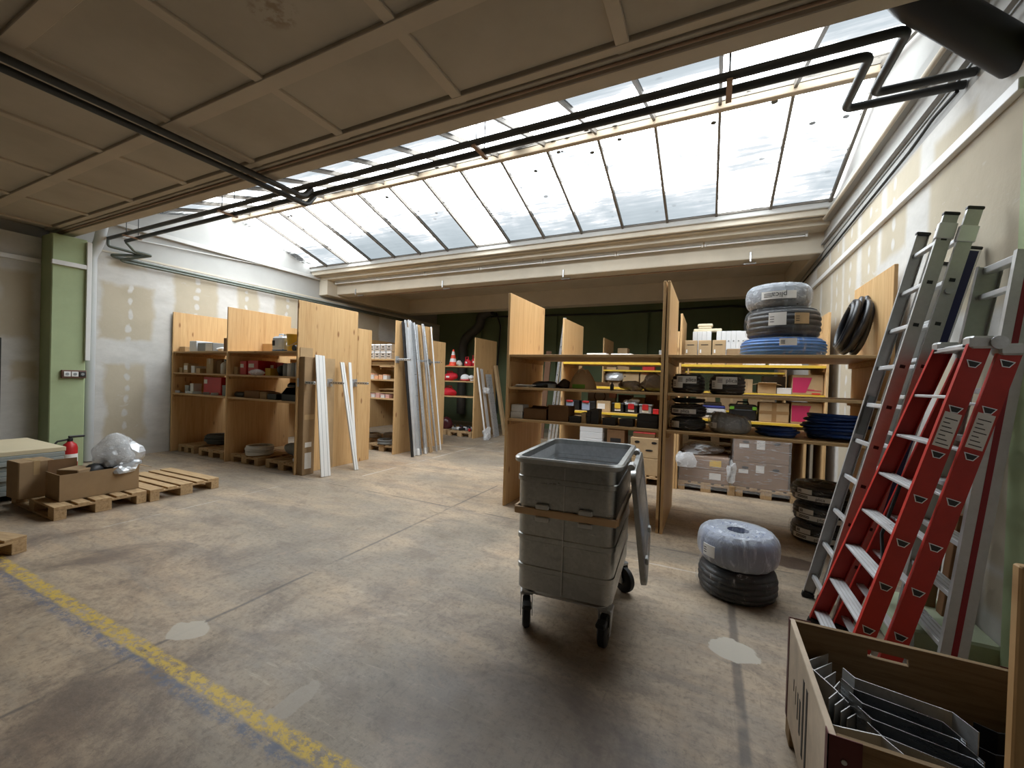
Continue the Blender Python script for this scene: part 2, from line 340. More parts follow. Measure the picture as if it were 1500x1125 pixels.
FASTENER = mat_metal('zinc_plated_steel', (.62, .63, .64), .35, .4, 0, .7); ALU = mat_metal('aluminium', (.82, .83, .84), .36, 0, 0, .6); ALU_D = mat_metal('dull_aluminium', (.60, .60, .585), .42, .15, 0, .6)
CART_M = mat_metal('cart_aluminium', (.48, .485, .47), .36, .35); CART_IN = mat_metal('sky_bright_cart_inside', (.66, .68, .70), .40, .3, 0, .35); BRK = mat_metal('bracket_steel', (.40, .41, .42), .28, .2)  # cart inside made paler and bluer: sky reflection put into its colour
STEEL_G = mat_metal('galvanised_steel', (.70, .72, .74), .32, .3, 0, .65)
CARD = mat_card('brown_cardboard', srgb(158, 132, 100)); CARD_L = mat_card('light_cardboard', srgb(184, 157, 120)); CARD_D = mat_card('dark_cardboard', srgb(128, 98, 70))
TAPE = M('brown_packing_tape', srgb(176, 148, 108), .3, 0, .08, 4); PAPER = M('white_paper', srgb(228, 226, 222), .7, 0, .05, 6)
WHITE_C = M('white_card', srgb(214, 216, 218), .6, 0, .05, 3); GREY_C = M('grey_card', srgb(138, 142, 142), .6, 0, .08, 3)
RED = M('red_plastic', srgb(186, 34, 36), .45, 0, .12, 4); RED_BAG = M('red_fabric', srgb(186, 24, 40), .75, 0, .18, 9, .2); FIBRE = M('red_fibreglass', srgb(176, 40, 28), .5, 0, .10, 10, .05)
PINK = M('magenta_print', srgb(190, 44, 92), .6, 0, .05, 4); INK = M('black_print', srgb(34, 33, 33), .6, 0, .1, 8); REDINK = M('red_print', srgb(196, 52, 40), .6, 0, .05, 8)
BLUE = M('blue_cable', srgb(24, 58, 122), .4, 0, .18, 10); BLUE_L = M('light_blue_cable', srgb(52, 108, 176), .4, 0, .15, 10); GREYC = M('grey_cable', srgb(120, 122, 120), .5, 0, .12, 10)
WHITEC = M('white_cable', srgb(196, 194, 188), .5, 0, .08, 10); BLK_C = M('black_conduit', srgb(34, 34, 36), .42, 0, .2, 14, .25)
FILM = mat_film('clear_stretch_film', (.85, .87, .88), .06); FILM_H = mat_film('cloudy_plastic_film', (.90, .92, .94), .42, .25); FILM_B = mat_film('blue_tinted_film', (.74, .80, .88), .38, .25)
FILM_V = mat_film('pleated_clear_film', (.80, .82, .84), .04, .2, (1, 1, .22), 14); FILM_T = mat_film('white_pleated_film', (.86, .91, .97), .42, .3, (1, 1, .25), 12); FILM_W = mat_film('tight_stretch_film', (.86, .86, .86), .20, .15, (.5, .5, 5), 7)
FOIL = mat_metal('silver_foil', (.74, .76, .78), .38, .3, 0, .7)
# ================================================================== the room
B_ = lambda name, mat, *bx, **k: structure(B(name, mat, None, *bx, **k))
floor = B_('floor', mat_floor(), (-12, 3, -9.5, 15, -.2, 0))
W_LEFT = mat_plaster_wall('left_plasterboard', 1, [(3.40, 4.16, 2.16, 3.16), (3.47, 4.06, .28, 1.72), (4.50, 5.30, 2.2, 3.62), (5.72, 6.22, 2.3, 3.66), (6.62, 7.26, 2.3, 3.62), (7.9, 8.9, 2.4, 3.6), (9.3, 10.2, 2.4, 3.6), (3.52, 4.05, 3.52, 3.63),
    (2.24, 2.62, 2.06, 3.12), (2.40, 2.62, 1.40, 1.70), (.9, 2.0, 1.9, 3.2), (-.6, .5, 1.0, 3.1)], [(3.78, .2, 3.2, .23), (4.92, 2, 3.7, .19), (5.95, 2, 3.7, .17), (6.95, 2, 3.7, .17), (8.4, 2, 3.6, .17)])
W_RIGHT = mat_plaster_wall('right_plasterboard', 1, [(3.0, 4.55, 2.2, 3.38), (5.0, 5.62, 3.00, 3.4), (5.72, 6.24, 2.1, 3.38), (6.42, 6.95, 1.2, 3.38), (7.02, 7.55, 1.5, 3.38), (7.62, 8.2, .8, 3.38), (8.3, 9.0, .8, 3.38),
    (3.9, 4.5, 3.46, 3.66), (4.75, 5.5, 3.46, 3.78), (5.62, 6.3, 3.46, 3.80), (6.42, 7.0, 3.46, 3.78), (7.1, 7.7, 3.46, 3.75), (7.8, 8.6, 3.46, 3.72), (3.35, 4.3, .62, 1.9), (3.38, 3.62, .34, .58), (5.8, 6.9, .3, 1.25)],
    [(5.98, 2, 3.8, .21), (6.68, 1.2, 3.8, .21), (7.3, 1.2, 3.8, .21), (5.3, 2.9, 3.8, .2)], .12)
wl = B_('wall_left', W_LEFT, (XL-.3, XL, YF, YB, -.05, 3.70))
wr = B_('wall_right', W_RIGHT, (XR, XR+.3, YF, YB, -.05, 3.80))
# gable walls above the plasterboard (the skylight's triangles)
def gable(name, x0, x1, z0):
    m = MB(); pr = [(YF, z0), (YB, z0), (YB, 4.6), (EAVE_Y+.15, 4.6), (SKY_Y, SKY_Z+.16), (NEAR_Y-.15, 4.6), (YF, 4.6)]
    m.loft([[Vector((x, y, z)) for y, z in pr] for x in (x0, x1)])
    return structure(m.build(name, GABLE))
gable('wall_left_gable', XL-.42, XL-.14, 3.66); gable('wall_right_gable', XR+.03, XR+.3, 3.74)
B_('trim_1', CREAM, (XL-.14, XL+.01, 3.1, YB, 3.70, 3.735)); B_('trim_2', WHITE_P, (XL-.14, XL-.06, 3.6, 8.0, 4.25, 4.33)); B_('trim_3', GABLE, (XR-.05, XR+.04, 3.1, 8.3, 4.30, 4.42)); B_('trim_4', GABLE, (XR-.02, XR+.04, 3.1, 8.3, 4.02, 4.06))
B_('wall_back', GREEN_D, (XL-.5, XR+.5, YB, YB+.3, -.05, 4.7))
for i, x in enumerate((-8.0, -5.0, -2.0, .6)): B_('trim_%d' % (20+i), GREEN_D, (x-.17, x+.17, YB-.12, YB, 0, 3.9))
# wall behind the camera
wf = B_('wall_front', BACKW, (XL-.3, XR+.3, YF-.2, YF, -.05, 4.0))
# green pillars left and right with their plinth
B_('trim_5', GREEN, (XL, -9.38, 2.67, 3.08, 0, 3.74), bev=.012); B_('trim_6', GREEN, (1.545, XR+.1, 2.95, 3.37, 0, 3.74), bev=.012)
B_('trim_7', M('green_plinth', srgb(176, 186, 158), .8, 0, .1, 4), (1.10, XR, 3.37, 3.95, 0, .19), bev=.015)
# near flat ceiling: boards between battens
ceil = B_('ceiling', CEIL, (XL-.3, XR+.3, YF-.2, 3.0, 3.895, 3.95))
xs = [-.59-1.276*k for k in range(-2, 8)][::-1]; xs = [x for x in xs if XL < x < XR]; xe = [XL] + xs + [XR]
ys = [2.03-.98*k for k in range(0, 11)]; ye = [2.70] + ys + [YF]
for i in range(len(xe)-1):
    for j in range(len(ye)-1):
        B('panel', CEIL, ceil, (xe[i]+.02, xe[i+1]-.02, ye[j+1]+.02, ye[j]-.015, 3.868, 3.899), bev=.006)
for x in xs: B('batten', CEIL_B, ceil, (x-.045, x+.045, YF, 2.98, 3.846, 3.88), bev=.006)
for y in ys: B('batten', CEIL_B, ceil, (XL, XR, y-.075, y+.045, 3.838, 3.872), bev=.006)
B('batten', CEIL_B, ceil, (XL, XR, 2.70, 2.77, 3.842, 3.89), bev=.006)
B_('trim_8', CEIL_B, (XL-.1, XR+.1, 2.86, 3.0, 3.80, 4.44), bev=.008)
B_('trim_9', CEIL_B, (XL-.1, XR+.1, 2.78, 2.86, 3.83, 3.90), bev=.006)
B_('trim_10', WHITE_P, (XL-.4, XR+.3, 2.8, NEAR_Y, 4.44, 4.52))
cd = MB().tube([(XL, 2.82, 3.818), (XR, 2.82, 3.818)], .010, 8).build('ceiling_conduit', RUST); tag(cd, 'thin dark conduit clipped along the ceiling edge before the skylight', 'conduit')
# far side: curb, soffit, beams, low rear ceiling
B_('trim_11', WHITE_P, (XL-.2, XR+.1, EAVE_Y, EAVE_Y+.10, 4.42, 4.52), bev=.01); B_('trim_12', CREAM, (XL-.2, XR+.1, EAVE_Y+.05, EAVE_Y+.16, 4.33, 4.43), bev=.01)
B_('trim_13', CREAM, (XL-.2, XR+.1, EAVE_Y+.12, 8.45, 4.33, 4.42)); B_('trim_14', CREAM, (XL-.2, XR+.1, 7.98, 8.34, 4.25, 4.335))
B_('beam', CREAM, (XL-.2, XR+.1, 8.34, 8.72, 3.905, 4.42), bev=.015); bpy.data.objects['beam'].name = 'trim_15'
B_('ceiling_rear', CREAM, (XL-.2, XR+.1, 8.70, YB+.2, 4.33, 4.5))
B_('trim_16', CREAM, (XL-.2, XR+.1, 11.45, 11.85, 3.86, 4.34), bev=.015)
B_('trim_17', CREAM, (XL-.14, XL+.18, 8.0, 11.5, 3.84, 4.34), bev=.01); B_('trim_18', CREAM, (XR-.10, XR+.05, 8.7, 11.5, 3.9, 4.34), bev=.01)
rod = MB().tube([(-9.3, 8.68, 3.885), (1.2, 8.68, 3.885)], .012, 6).build('beam_conduit', RUST); tag(rod, 'thin rusty conduit under the white concrete beam', 'conduit')
for k, x in enumerate((-8.9, -6.0, -2.9, .55)):
    t = thing('beam_hook', 'small steel hook under the white beam, %s' % ('far left end', 'second from left', 'third from left', 'right end near the wall')[k], 'hook', (x, 8.33, 3.9), 0, 'hooks under the beam')
    B('strap', FASTENER, t, (-.012, .012, -.012, .008, -.04, .12)); B('cross_bar', FASTENER, t, (-.10, .10, .17, .20, -.04, -.015))
# ------------------------------------------------------------------ skylight: panes and bars
sky = structure(B('window_2', BAR, None, (XL-.25, XR+.1, SKY_Y-.05, SKY_Y+.05, SKY_Z-.01, SKY_Z+.09)))
RIDGE = B('ridge_beam', M('ridge_timber', srgb(150, 134, 112), .8, 0, .1, 3), sky, (XL-.25, XR+.1, SKY_Y-.045, SKY_Y+.045, SKY_Z-.10, SKY_Z-.012), bev=.008)
pit = .7733; bx = [1.535-pit*k for k in range(16)]
def slope_mat(side):
    a = _sl if side < 0 else -_sl
    return Matrix.Translation((0, SKY_Y, SKY_Z)) @ Matrix.Rotation(a, 4, 'X')
GLASS = mat_glass_pane()
for side in (1, -1):
    Ms = slope_mat(side)
    for k, x in enumerate(bx):
        y0, y1 = (0.03, _ln+.02) if side > 0 else (-_ln-.02, -.03)
        m = MB().box(x-.018, x+.018, y0, y1, -.040, .02, Ms); m.build('glazing_bar', BAR, sky)
        if k < 15:
            m = MB().box(bx[k+1]+.012, x-.012, y0, y1, -.004, .004, Ms); m.build('pane', GLASS, sky)
m = MB().box(XL-.25, XR+.1, EAVE_Y-.02, EAVE_Y+.03, 4.505, 4.54); m.build('eave_bar', BAR, sky)
m = MB().box(XL-.25, XR+.1, NEAR_Y-.03, NEAR_Y+.02, 4.505, 4.54); m.build('eave_bar', BAR, sky)
# ------------------------------------------------------------------ services
def pipe(name, pts, r, mat, label, n=12, cat='pipe', group=None, bend=.06):
    P_ = [Vector(p) for p in pts]; out = [P_[0]]
    for i in range(1, len(P_)-1):
        a = (P_[i-1]-P_[i]); b = (P_[i+1]-P_[i]); la = min(bend, a.length*.45); lb = min(bend, b.length*.45)
        p0 = P_[i]+a.normalized()*la; p2 = P_[i]+b.normalized()*lb
        for k in range(6):
            s_ = k/5; out.append(p0*(1-s_)**2 + P_[i]*2*s_*(1-s_) + p2*s_*s_)
    out.append(P_[-1]); o = MB().tube(out, r, n).build(name, mat, None, True)
    return tag(o, label, cat, group)
pA = pipe('heating_pipe', [(-9.55, 3.40, 3.90), (1.03, 3.36, 3.90), (1.03, 3.98, 3.90), (XR+.02, 3.98, 3.90)], .030, PIPE_D, 'upper of two dark heating pipes running under the skylight ridge')
pB = pipe('heating_pipe', [(-9.35, 3.56, 3.88), (.89, 3.52, 3.90), (.89, 4.12, 3.90), (XR+.02, 4.12, 3.90)], .030, PIPE_D, 'lower of two dark heating pipes running under the skylight ridge')
pipe('branch_pipe', [(-4.42, -8.8, 3.74), (-4.42, 3.30, 3.74), (-4.42, 3.42, 3.88)], .030, PIPE_D, 'upper of two dark pipes crossing the grey ceiling from the left')
pipe('branch_pipe', [(-4.54, -8.8, 3.72), (-4.54, 3.45, 3.72), (-4.54, 3.55, 3.86)], .030, PIPE_D, 'lower of two dark pipes crossing the grey ceiling from the left')
for k, (x, w) in enumerate(((-8.9, 'left end'), (-6.2, 'left of the crossing pipes'), (-2.1, 'middle of the skylight'), (.05, 'right end'))):
    t = thing('pipe_hanger', 'thin steel rod hanger holding both heating pipes, %s' % w, 'hanger', (x, 3.47, 3.9), 0, 'heating pipe hangers')
    MB().tube([(0, -.08, .02), (0, -.08, .60)], .006, 6).build('rod', PIPE_D, t); MB().tube([(0, .08, .02), (0, .08, .60)], .006, 6).build('rod', PIPE_D, t)
    B('cross_bar', RUST, t, (-.02, .02, -.13, .13, -.05, -.03))
# zig-zag of pipes at the left wall, then along it
pipe('wall_pipe', [(-9.62, 3.42, 3.90), (-9.62, 3.42, 3.78), (-9.62, 3.95, 3.76), (-9.72, 3.50, 3.66), (-9.76, 3.55, 3.64), (-9.76, 11.4, 3.64)], .024, PIPE_G, 'green-grey pipe along the left wall, upper of the pair', bend=.04)
pipe('wall_pipe', [(-9.45, 3.60, 3.88), (-9.52, 3.75, 3.77), (-9.5, 4.0, 3.76), (-9.70, 3.62, 3.60), (-9.70, 3.7, 3.58), (-9.70, 11.4, 3.58)], .024, PIPE_G, 'green-grey pipe along the left wall, lower of the pair', bend=.04)
pipe('gable_conduit', [(XL-.1, 3.6, 4.06), (XL-.1, 7.75, 4.34)], .012, WHITE_P, 'thin white conduit on the left gable wall under the skylight', 8)
pipe('downpipe', [(-9.66, 3.22, .02), (-9.66, 3.22, 3.55), (-9.62, 3.30, 3.8), (-9.4, 3.3, 4.3)], .075, M('grey_downpipe', srgb(176, 178, 178), .5, 0, .06, 2), 'grey vertical downpipe beside the green pillar on the left', 16)
pipe('vent_duct', [(.80, 3.06, 4.16), (1.02, 3.22, 3.98), (1.60, 3.52, 3.66)], .110, M('black_duct', srgb(26, 24, 24), .55, 0, .15, 6), 'thick black duct running from the ceiling edge into the right wall', 20, 'duct', None, .02)
pipe('wall_cable', [(1.55, 4.12, 3.86), (1.54, 4.45, 3.86), (1.55, 4.9, 3.83), (1.55, 6.2, 3.80), (1.55, 8.2, 3.75), (1.55, 11.0, 3.72)], .013, BLACK_R, 'black cable fixed along the upper right wall', 8, 'cable')
pipe('wall_conduit', [(1.55, 3.2, 3.95), (1.55, 11.0, 3.80)], .010, GREYC, 'thin grey conduit beside the black cable on the right wall', 8, 'conduit')
pipe('gutter_pipe', [(1.50, 3.1, 4.24), (1.50, 7.9, 4.30), (1.50, 7.9, 4.42)], .022, CREAM, 'cream pipe along the right gable wall under the skylight', 10)
pipe('rear_duct', [(-8.55, 13.3, .3), (-8.55, 13.3, 3.1), (-7.75, 13.2, 3.6), (-7.75, 13.2, 4.0), (-7.3, 13.2, 4.14)], .17, M('dark_duct', srgb(74, 72, 66), .6, .2, .15, 4), 'dark bent duct climbing the far back wall', 16, 'duct', None, .3)
pipe('rear_cable', [(-7.2, 13.4, 4.1), (-7.0, 13.38, 3.6), (-7.1, 13.38, 2.0), (-7.05, 13.38, .4)], .03, BLACK_R, 'black cable hanging on the dark back wall beside the duct', 8, 'cable')
pipe('rear_pipe', [(-7.4, 13.35, 3.95), (-3.0, 13.35, 3.88), (.4, 13.35, 3.96), (1.5, 13.35, 3.86)], .03, BLACK_R, 'black pipe running along the top of the dark green back wall', 8)
# cable trunking
def trunk(name, label, *bx): return tag(B(name, TRUNK, None, *bx, bev=.004), label, 'trunking')
trunk('cable_trunking', 'long white cable trunking along the right wall', (XR-.045, XR, 3.37, 10.5, 3.40, 3.47))
trunk('cable_trunking', 'white cable trunking crossing the green pillar at the left', (-9.38, -9.335, 2.66, 3.09, 3.25, 3.32))
trunk('cable_trunking', 'white cable trunking on the plasterboard left of the green pillar', (XL, XL+.045, .5, 2.66, 3.28, 3.35))
trunk('cable_trunking', 'upright white trunking at the edge of the left green pillar', (-9.38, -9.33, 3.06, 3.12, 1.75, 3.70))
# switch box on the left pillar
t = thing('socket_box', 'brown-framed box of three sockets on the left green pillar', 'socket', (-9.375, 2.94, 1.52), 0)
B('frame', M('brown_frame', srgb(112, 82, 68), .6, 0, .1, 5), t, (0, .045, -.15, .14, -.065, .065), bev=.006)
for k in range(3): s_ = B('socket', TRUNK if k < 2 else BLACK, t, (.045, .06, -.13+k*.09, -.05+k*.09, -.04, .04), bev=.004); MB().lathe([(.022, 0), (.022, .004)], 12, (0, 0, 0), Matrix.Translation((.06, -.09+k*.09, 0)) @ Matrix.Rotation(math.pi/2, 4, 'Y')).build('insert', GREY_C, s_)
# long fluorescent fittings under the soffit
for k in range(7):
    x0 = -9.55+k*1.56; t = thing('light_fitting', 'white fluorescent batten under the soffit, %s' % ('first from the left', 'second from the left', 'third from the left', 'middle one of the row', 'third from the right', 'second from the right', 'last by the right wall')[k], 'light', (x0, 8.22, 4.25), 0, 'row of fluorescent battens')
    B('housing', WHITE_P, t, (0, 1.54, -.03, .03, -.05, 0), bev=.004); MB().tube([(.04, -.01, -.072), (1.5, -.01, -.072)], .015, 10).build('tube', TRUNK, t)
    B('tube_holder', TRUNK, t, (.0, .03, -.025, .01, -.09, -.045)); B('tube_holder', TRUNK, t, (1.51, 1.54, -.025, .01, -.09, -.045))
# ================================================================== generic builders
def noise_v(i, s): return math.sin(i*12.9898+s*78.233)*43758.5453 % 1.0
def blob(rx, ry, rz, seed, sub=3, rough=.16, flat=True):
    """crumpled bag: a displaced sphere resting on z = 0"""
    bm = bmesh.new(); bmesh.ops.create_icosphere(bm, subdivisions=sub, radius=1.0)
    rnd = random.Random(seed); ks = [(Vector((rnd.uniform(-1, 1), rnd.uniform(-1, 1), rnd.uniform(-1, 1)))*rnd.choice((2.2, 4.5, 8.0)), rnd.uniform(0, 6.3)) for _ in range(9)]
    for v in bm.verts:
        n = v.co.normalized(); d = sum(math.sin(n.dot(k)+p) * (1/(k.length*.45)) for k, p in ks)
        v.co = n*(1+rough*d+(rnd.uniform(-1, 1)*.09 if rough >= .25 else 0)); v.co = Vector((v.co.x*rx, v.co.y*ry, v.co.z*rz + rz*.8))
        if flat and v.co.z < 0: v.co.z = 0
    m = MB(); m.v = [tuple(v.co) for v in bm.verts]; m.f = [tuple(x.index for x in f.verts) for f in bm.faces]; bm.free(); return m
def bag(name, label, cat, loc, r, mat, seed, rotz=0, group=None, rough=.16, sub=3):
    o = blob(*r, seed, sub, rough).build(name, mat, None, mat is not FOIL); o.location = loc; o.rotation_euler = (0, 0, rotz); return tag(o, label, cat, group)
def text_mesh(s, size, mat, parent, loc, rot, name='lettering', ext=.0006):
    cu = bpy.data.curves.new(name, 'FONT'); cu.body = s; cu.size = size; cu.align_x = 'CENTER'; cu.align_y = 'CENTER'; cu.extrude = ext
    tmp = bpy.data.objects.new('tmp_text', cu); COL.objects.link(tmp); dg = bpy.context.evaluated_depsgraph_get(); dg.update()
    me = bpy.data.meshes.new_from_object(tmp.evaluated_get(dg)); bpy.data.objects.remove(tmp); me.materials.clear(); me.materials.append(mat); me.name = name
    o = bpy.data.objects.new(name, me); COL.objects.link(o); o.parent = parent; o.location = loc; o.rotation_euler = rot; return o
def carton(label, x0, x1, y0, y1, z0, z1, mat=None, name='cardboard_box', tape='v', stick=(), rot=0.0, group=None, cat='box', holes=False, tmat=None):
    mat = mat or CARD; w, d, h = x1-x0, y1-y0, z1-z0
    t = thing(name, label, cat, ((x0+x1)/2, (y0+y1)/2, z0), rot, group)
    B('body', mat, t, (-w/2, w/2, -d/2, d/2, .001, h), bev=min(.008, h*.08))
    tm = tmat or TAPE
    if tape == 'v': B('tape', tm, t, (-.025, .025, -d/2-.0015, d/2+.0015, h*.62, h+.0015))
    if tape == 'h': B('tape', tm, t, (-w/2-.0015, w/2+.0015, -.025, .025, h*.62, h+.0015))
    if tape == 'x':
        B('tape', tm, t, (-.03, .03, -d/2-.002, d/2+.002, -.0, h+.002)); B('tape', tm, t, (-w/2-.002, w/2+.002, -d/2-.0025, d/2+.002, h*.42, h*.58))
    for (a, b, c, e, mm) in stick: B('label_sticker' if mm is PAPER else 'print', mm, t, (-w/2+a*w, -w/2+b*w, -d/2-.003, -d/2+.002, c*h, e*h))
    if holes:
        for s_ in (-.28, .28): MB().prism([(s_*w+.045*math.cos(k*math.pi/6)*min(1, w*2), .02*math.sin(k*math.pi/6)) for k in range(12)], 0, .004, Matrix.Translation((0, -d/2-.003, h*.78)) @ Matrix.Rotation(math.pi/2, 4, 'X') @ Matrix.Translation((0, 0, -.002))).build('hand_hole', BLACK, t)
    return t
def small_box(label, x0, x1, y0, y1, z0, z1, mat, name='small_box', group=None, rot=0.0, cat='box', lid=None):
    w, d, h = x1-x0, y1-y0, z1-z0
    t = thing(name, label, cat, ((x0+x1)/2, (y0+y1)/2, z0), rot, group)
    B('body', mat, t, (-w/2, w/2, -d/2, d/2, .001, h*.93), bev=.004); B('lid', lid or mat, t, (-w/2-.002, w/2+.002, -d/2-.002, d/2+.002, h*.80, h), bev=.004); return t
def open_box(label, x0, x1, y0, y1, z0, z1, mat=None, name='open_cardboard_box', rot=0.0, flaps=(1, 1, 1, 1), fl=.12, group=None):
    mat = mat or CARD; w, d, h = (x1-x0)/2, (y1-y0)/2, z1-z0; t = thing(name, label, 'box', ((x0+x1)/2, (y0+y1)/2, z0), rot, group); e = .006
    B('base', mat, t, (-w, w, -d, d, .001, .008))
    for bx in ((-w, w, -d, -d+e, .006, h), (-w, w, d-e, d, .006, h), (-w, -w+e, -d+e, d-e, .006, h), (w-e, w, -d+e, d-e, .006, h)): B('side', mat, t, bx)
    for k, (on, (cx, cy, L, ang)) in enumerate(zip(flaps, ((0, -d, 2*w, 0), (0, d, 2*w, math.pi), (-w, 0, 2*d, -math.pi/2), (w, 0, 2*d, math.pi/2)))):
        if on:
            m = MB().box(-L/2, L/2, -fl, 0, -.004, .002, Matrix.Translation((cx, cy, h)) @ Matrix.Rotation(ang, 4, 'Z') @ Matrix.Rotation(on*.6, 4, 'X')); m.build('flap', mat, t)
    return t
def ring_prof(R, ri, h, bumps=5, amp=.012, nr=5):
    """closed cross-section of a wound coil (list of (r, z)), scalloped like stacked windings"""
    P_ = []; N = 6*bumps
    for i in range(N+1): z = h*i/N; P_.append((R-amp*(1-abs(math.sin(math.pi*bumps*i/N))) - .036*(2*abs(i/N-.5))**4, z))
    for i in range(1, 6*nr): u = i/(6*nr); P_.append((R-.036-(R-ri-.056)*u, h+amp*abs(math.sin(math.pi*nr*u))))
    for i in range(N+1): z = h*(1-i/N); P_.append((ri+.02*(2*abs(i/N-.5))**4+amp*(1-abs(math.sin(math.pi*bumps*i/N))), z))
    return P_
def coil_pack(label, c, R, ri, h, core, film, name='wrapped_conduit_coil', labels=(), tilt=0.0, group=None, seed=1, text=None, sag=.0, top=True):
    t = thing(name, label, 'coil', c, 0, group); t.rotation_euler = (tilt, 0, 0); rnd = random.Random(seed); n = 44
    pf = ring_prof(R, ri, h-.012); rings = []
    for k in range(n):
        a = 2*math.pi*k/n; w = 1+.012*math.sin(3*a+seed)+.008*math.sin(7*a+seed*2)
        rings.append([Vector((r*w*math.cos(a), r*w*math.sin(a), z*(1+sag*math.sin(a+seed)))) for r, z in pf])
    MB().loft(rings, False, True).build('conduit', core, t, True)
    # film wrapped around the ring: rounded section with radial pleats and creases
    fp = []; a0 = R+.008; b0 = max(.03, ri-.012)
    for i in range(9): q = i/8*math.pi; fp.append((a0+.010*math.sin(q)-.036*(2*abs(i/8-.5))**4, -.0+(h+.006)*i/8))
    for i in range(1, 7): fp.append((a0-.036+(b0-a0+.036)*i/7, h+.010*math.cos(i/7*math.pi*2)*.5+.006))
    for i in range(5): fp.append((b0, (h)*(1-i/4)))
    rings = []
    for k in range(n*2):
        a = math.pi*k/n; p = rnd.uniform(-1, 1)*.0035+.0025*math.sin(19*a+seed)
        rings.append([Vector(((r+p*(1 if j < 12 else .2))*math.cos(a), (r+p*(1 if j < 12 else .2))*math.sin(a), max(0, z+(rnd.uniform(-1, 1)*.006 if 8 < j < 15 else 0))*(1+sag*math.sin(a+seed)))) for j, (r, z) in enumerate(fp)])
    MB().loft(rings, False, True).build('film', film, t, True)
    for (a, aw, z0, z1, mm, txt) in labels:
        m = MB(); rr = R+.030; K = 10
        rings = [[Vector((rr_*math.cos(a-aw/2+aw*k/K), rr_*math.sin(a-aw/2+aw*k/K), z)) for rr_, z in ((rr, z0), (rr, z1), (rr-.004, z1), (rr-.004, z0))] for k in range(K+1)]
        lb = m.loft(rings).build('label_sticker', mm, t)
        if txt:
            o = text_mesh(txt[0], txt[1], txt[2], lb, (1.0*(rr+.002)*math.cos(a+txt[3]), (rr+.002)*math.sin(a+txt[3]), (z0+z1)/2), (math.pi/2, txt[4] if len(txt) > 4 else 0, a+txt[3]+math.pi/2))
            if len(txt) > 4: o.rotation_euler = (math.pi/2, math.pi, a+txt[3]+math.pi/2)
        # barcode-like print lines
        for j in range(3):
            zz = z0+(z1-z0)*(.25+.2*j); m2 = MB(); K2 = 4; s0 = a-aw*.42; s1 = a-aw*.18
            m2.loft([[Vector((q*math.cos(s0+(s1-s0)*k/K2), q*math.sin(s0+(s1-s0)*k/K2), z)) for q, z in ((rr+.001, zz), (rr+.001, zz+.006), (rr-.001, zz+.006), (rr-.001, zz))] for k in range(K2+1)]).build('print', INK, lb)
    return t
def cable_coil(name, label, c, R, turns, r, h, mat, seed=0, squash=1.0, group=None, jit=.02, M4=None, n=6, parent=None, cat='coil'):
    rnd = random.Random(seed); pts = []; seg = 30; ph = [rnd.uniform(0, 6.28) for _ in range(turns+1)]; rad = [R-rnd.uniform(0, jit*2) for _ in range(turns+1)]
    for i in range(turns*seg+1):
        k = i//seg; f = (i % seg)/seg; k2 = min(k+1, turns); a = 2*math.pi*i/seg; rr = rad[k]*(1-f)+rad[k2]*f
        rr += jit*.5*math.sin(2*a+ph[k]); z = r + (h-2*r)*((i/(turns*seg))) + jit*.25*math.sin(a*1.0+ph[k]*2)
        pts.append(Vector((rr*math.cos(a)*squash, rr*math.sin(a), max(r, z))))
    m = MB().tube(pts, r, n)
    if M4 is not None: m.xform(M4)
    o = m.build(name, mat, parent, True); o.location = c
    return tag(o, label, cat, group) if parent is None else o
# ------------------------------------------------------------------ euro pallet (20 boards and blocks)
def make_pallet(L=1.2, Wd=.8, mat=None, name='wooden_pallet'):
    mat = mat or PALLET; t = thing(name, '', 'pallet'); bw = [.145, .10, .145, .10, .145]; tot = sum(bw); gap = (Wd-tot)/4; y = -Wd/2
    for w in bw: B('deck_board', mat, t, (-L/2, L/2, y, y+w, .122, .144), bev=.003); y += w+gap
    for x in (-L/2, -.0725, L/2-.145): B('cross_board', mat, t, (x, x+.145, -Wd/2, Wd/2, .100, .122), bev=.003)
    for yy, w in ((-Wd/2, .10), (-.0725, .145), (Wd/2-.10, .10)):
        for x in (-L/2, -.0725, L/2-.145): B('block', mat, t, (x, x+.145, yy, yy+w, .022, .100), bev=.004)
        B('skid_board', mat, t, (-L/2, L/2, yy, yy+w, 0, .022), bev=.003)
    return t
P_STD = make_pallet(); _used = [False]; P_SM = make_pallet(.8, .56); _used2 = [False]
def pallet(label, cx, cy, rot=0.0, small=False, mat=None, z=0.0):
    src, u = (P_SM, _used2) if small else (P_STD, _used)
    if not u[0]: u[0] = True; src.location = (cx, cy, z); src.rotation_euler = (0, 0, rot); src['label'] = label; src['group'] = 'wooden pallets'; return src
    return dup(src, (cx, cy, z), rot, label, 'wooden pallets')
# ================================================================== shelving of pine panels
TH = .030
def shelving(name, label, panels, shelves, yf, dep=1.22, edge=None, hgt=2.78):
    """panels: list of (x, y0, y1, height); shelves: list of (x0, x1, z, y0, y1)"""
    t = thing(name, label, 'shelving', (0, 0, 0), 0, 'pine shelving units')
    for (x, y0, y1, h) in panels: B('side_panel', PINE_Y, t, (x, x+TH, y0, y1, 0, h), bev=.003)
    for (x0, x1, z, y0, y1) in shelves:
        s_ = B('shelf', PINE_S, t, (x0, x1, y0, y1, z-TH, z), bev=.003)
        if edge: B('edge_strip', edge, s_, (x0+.002, x1-.002, y0-.006, y0, z-TH-.008, z+.001), bev=.002)
        B('cleat', EDGE, t, (x0, x0+.03, y0+.03, y1-.03, z-TH-.055, z-TH), bev=.003); B('cleat', EDGE, t, (x1-.03, x1, y0+.03, y1-.03, z-TH-.055, z-TH), bev=.003)
    return t
LZ = (2.01, 1.59, 1.18); RZs = (1.98, 1.56, 1.148)
YL1, YL2, YL3 = 4.47, 6.70, 9.72
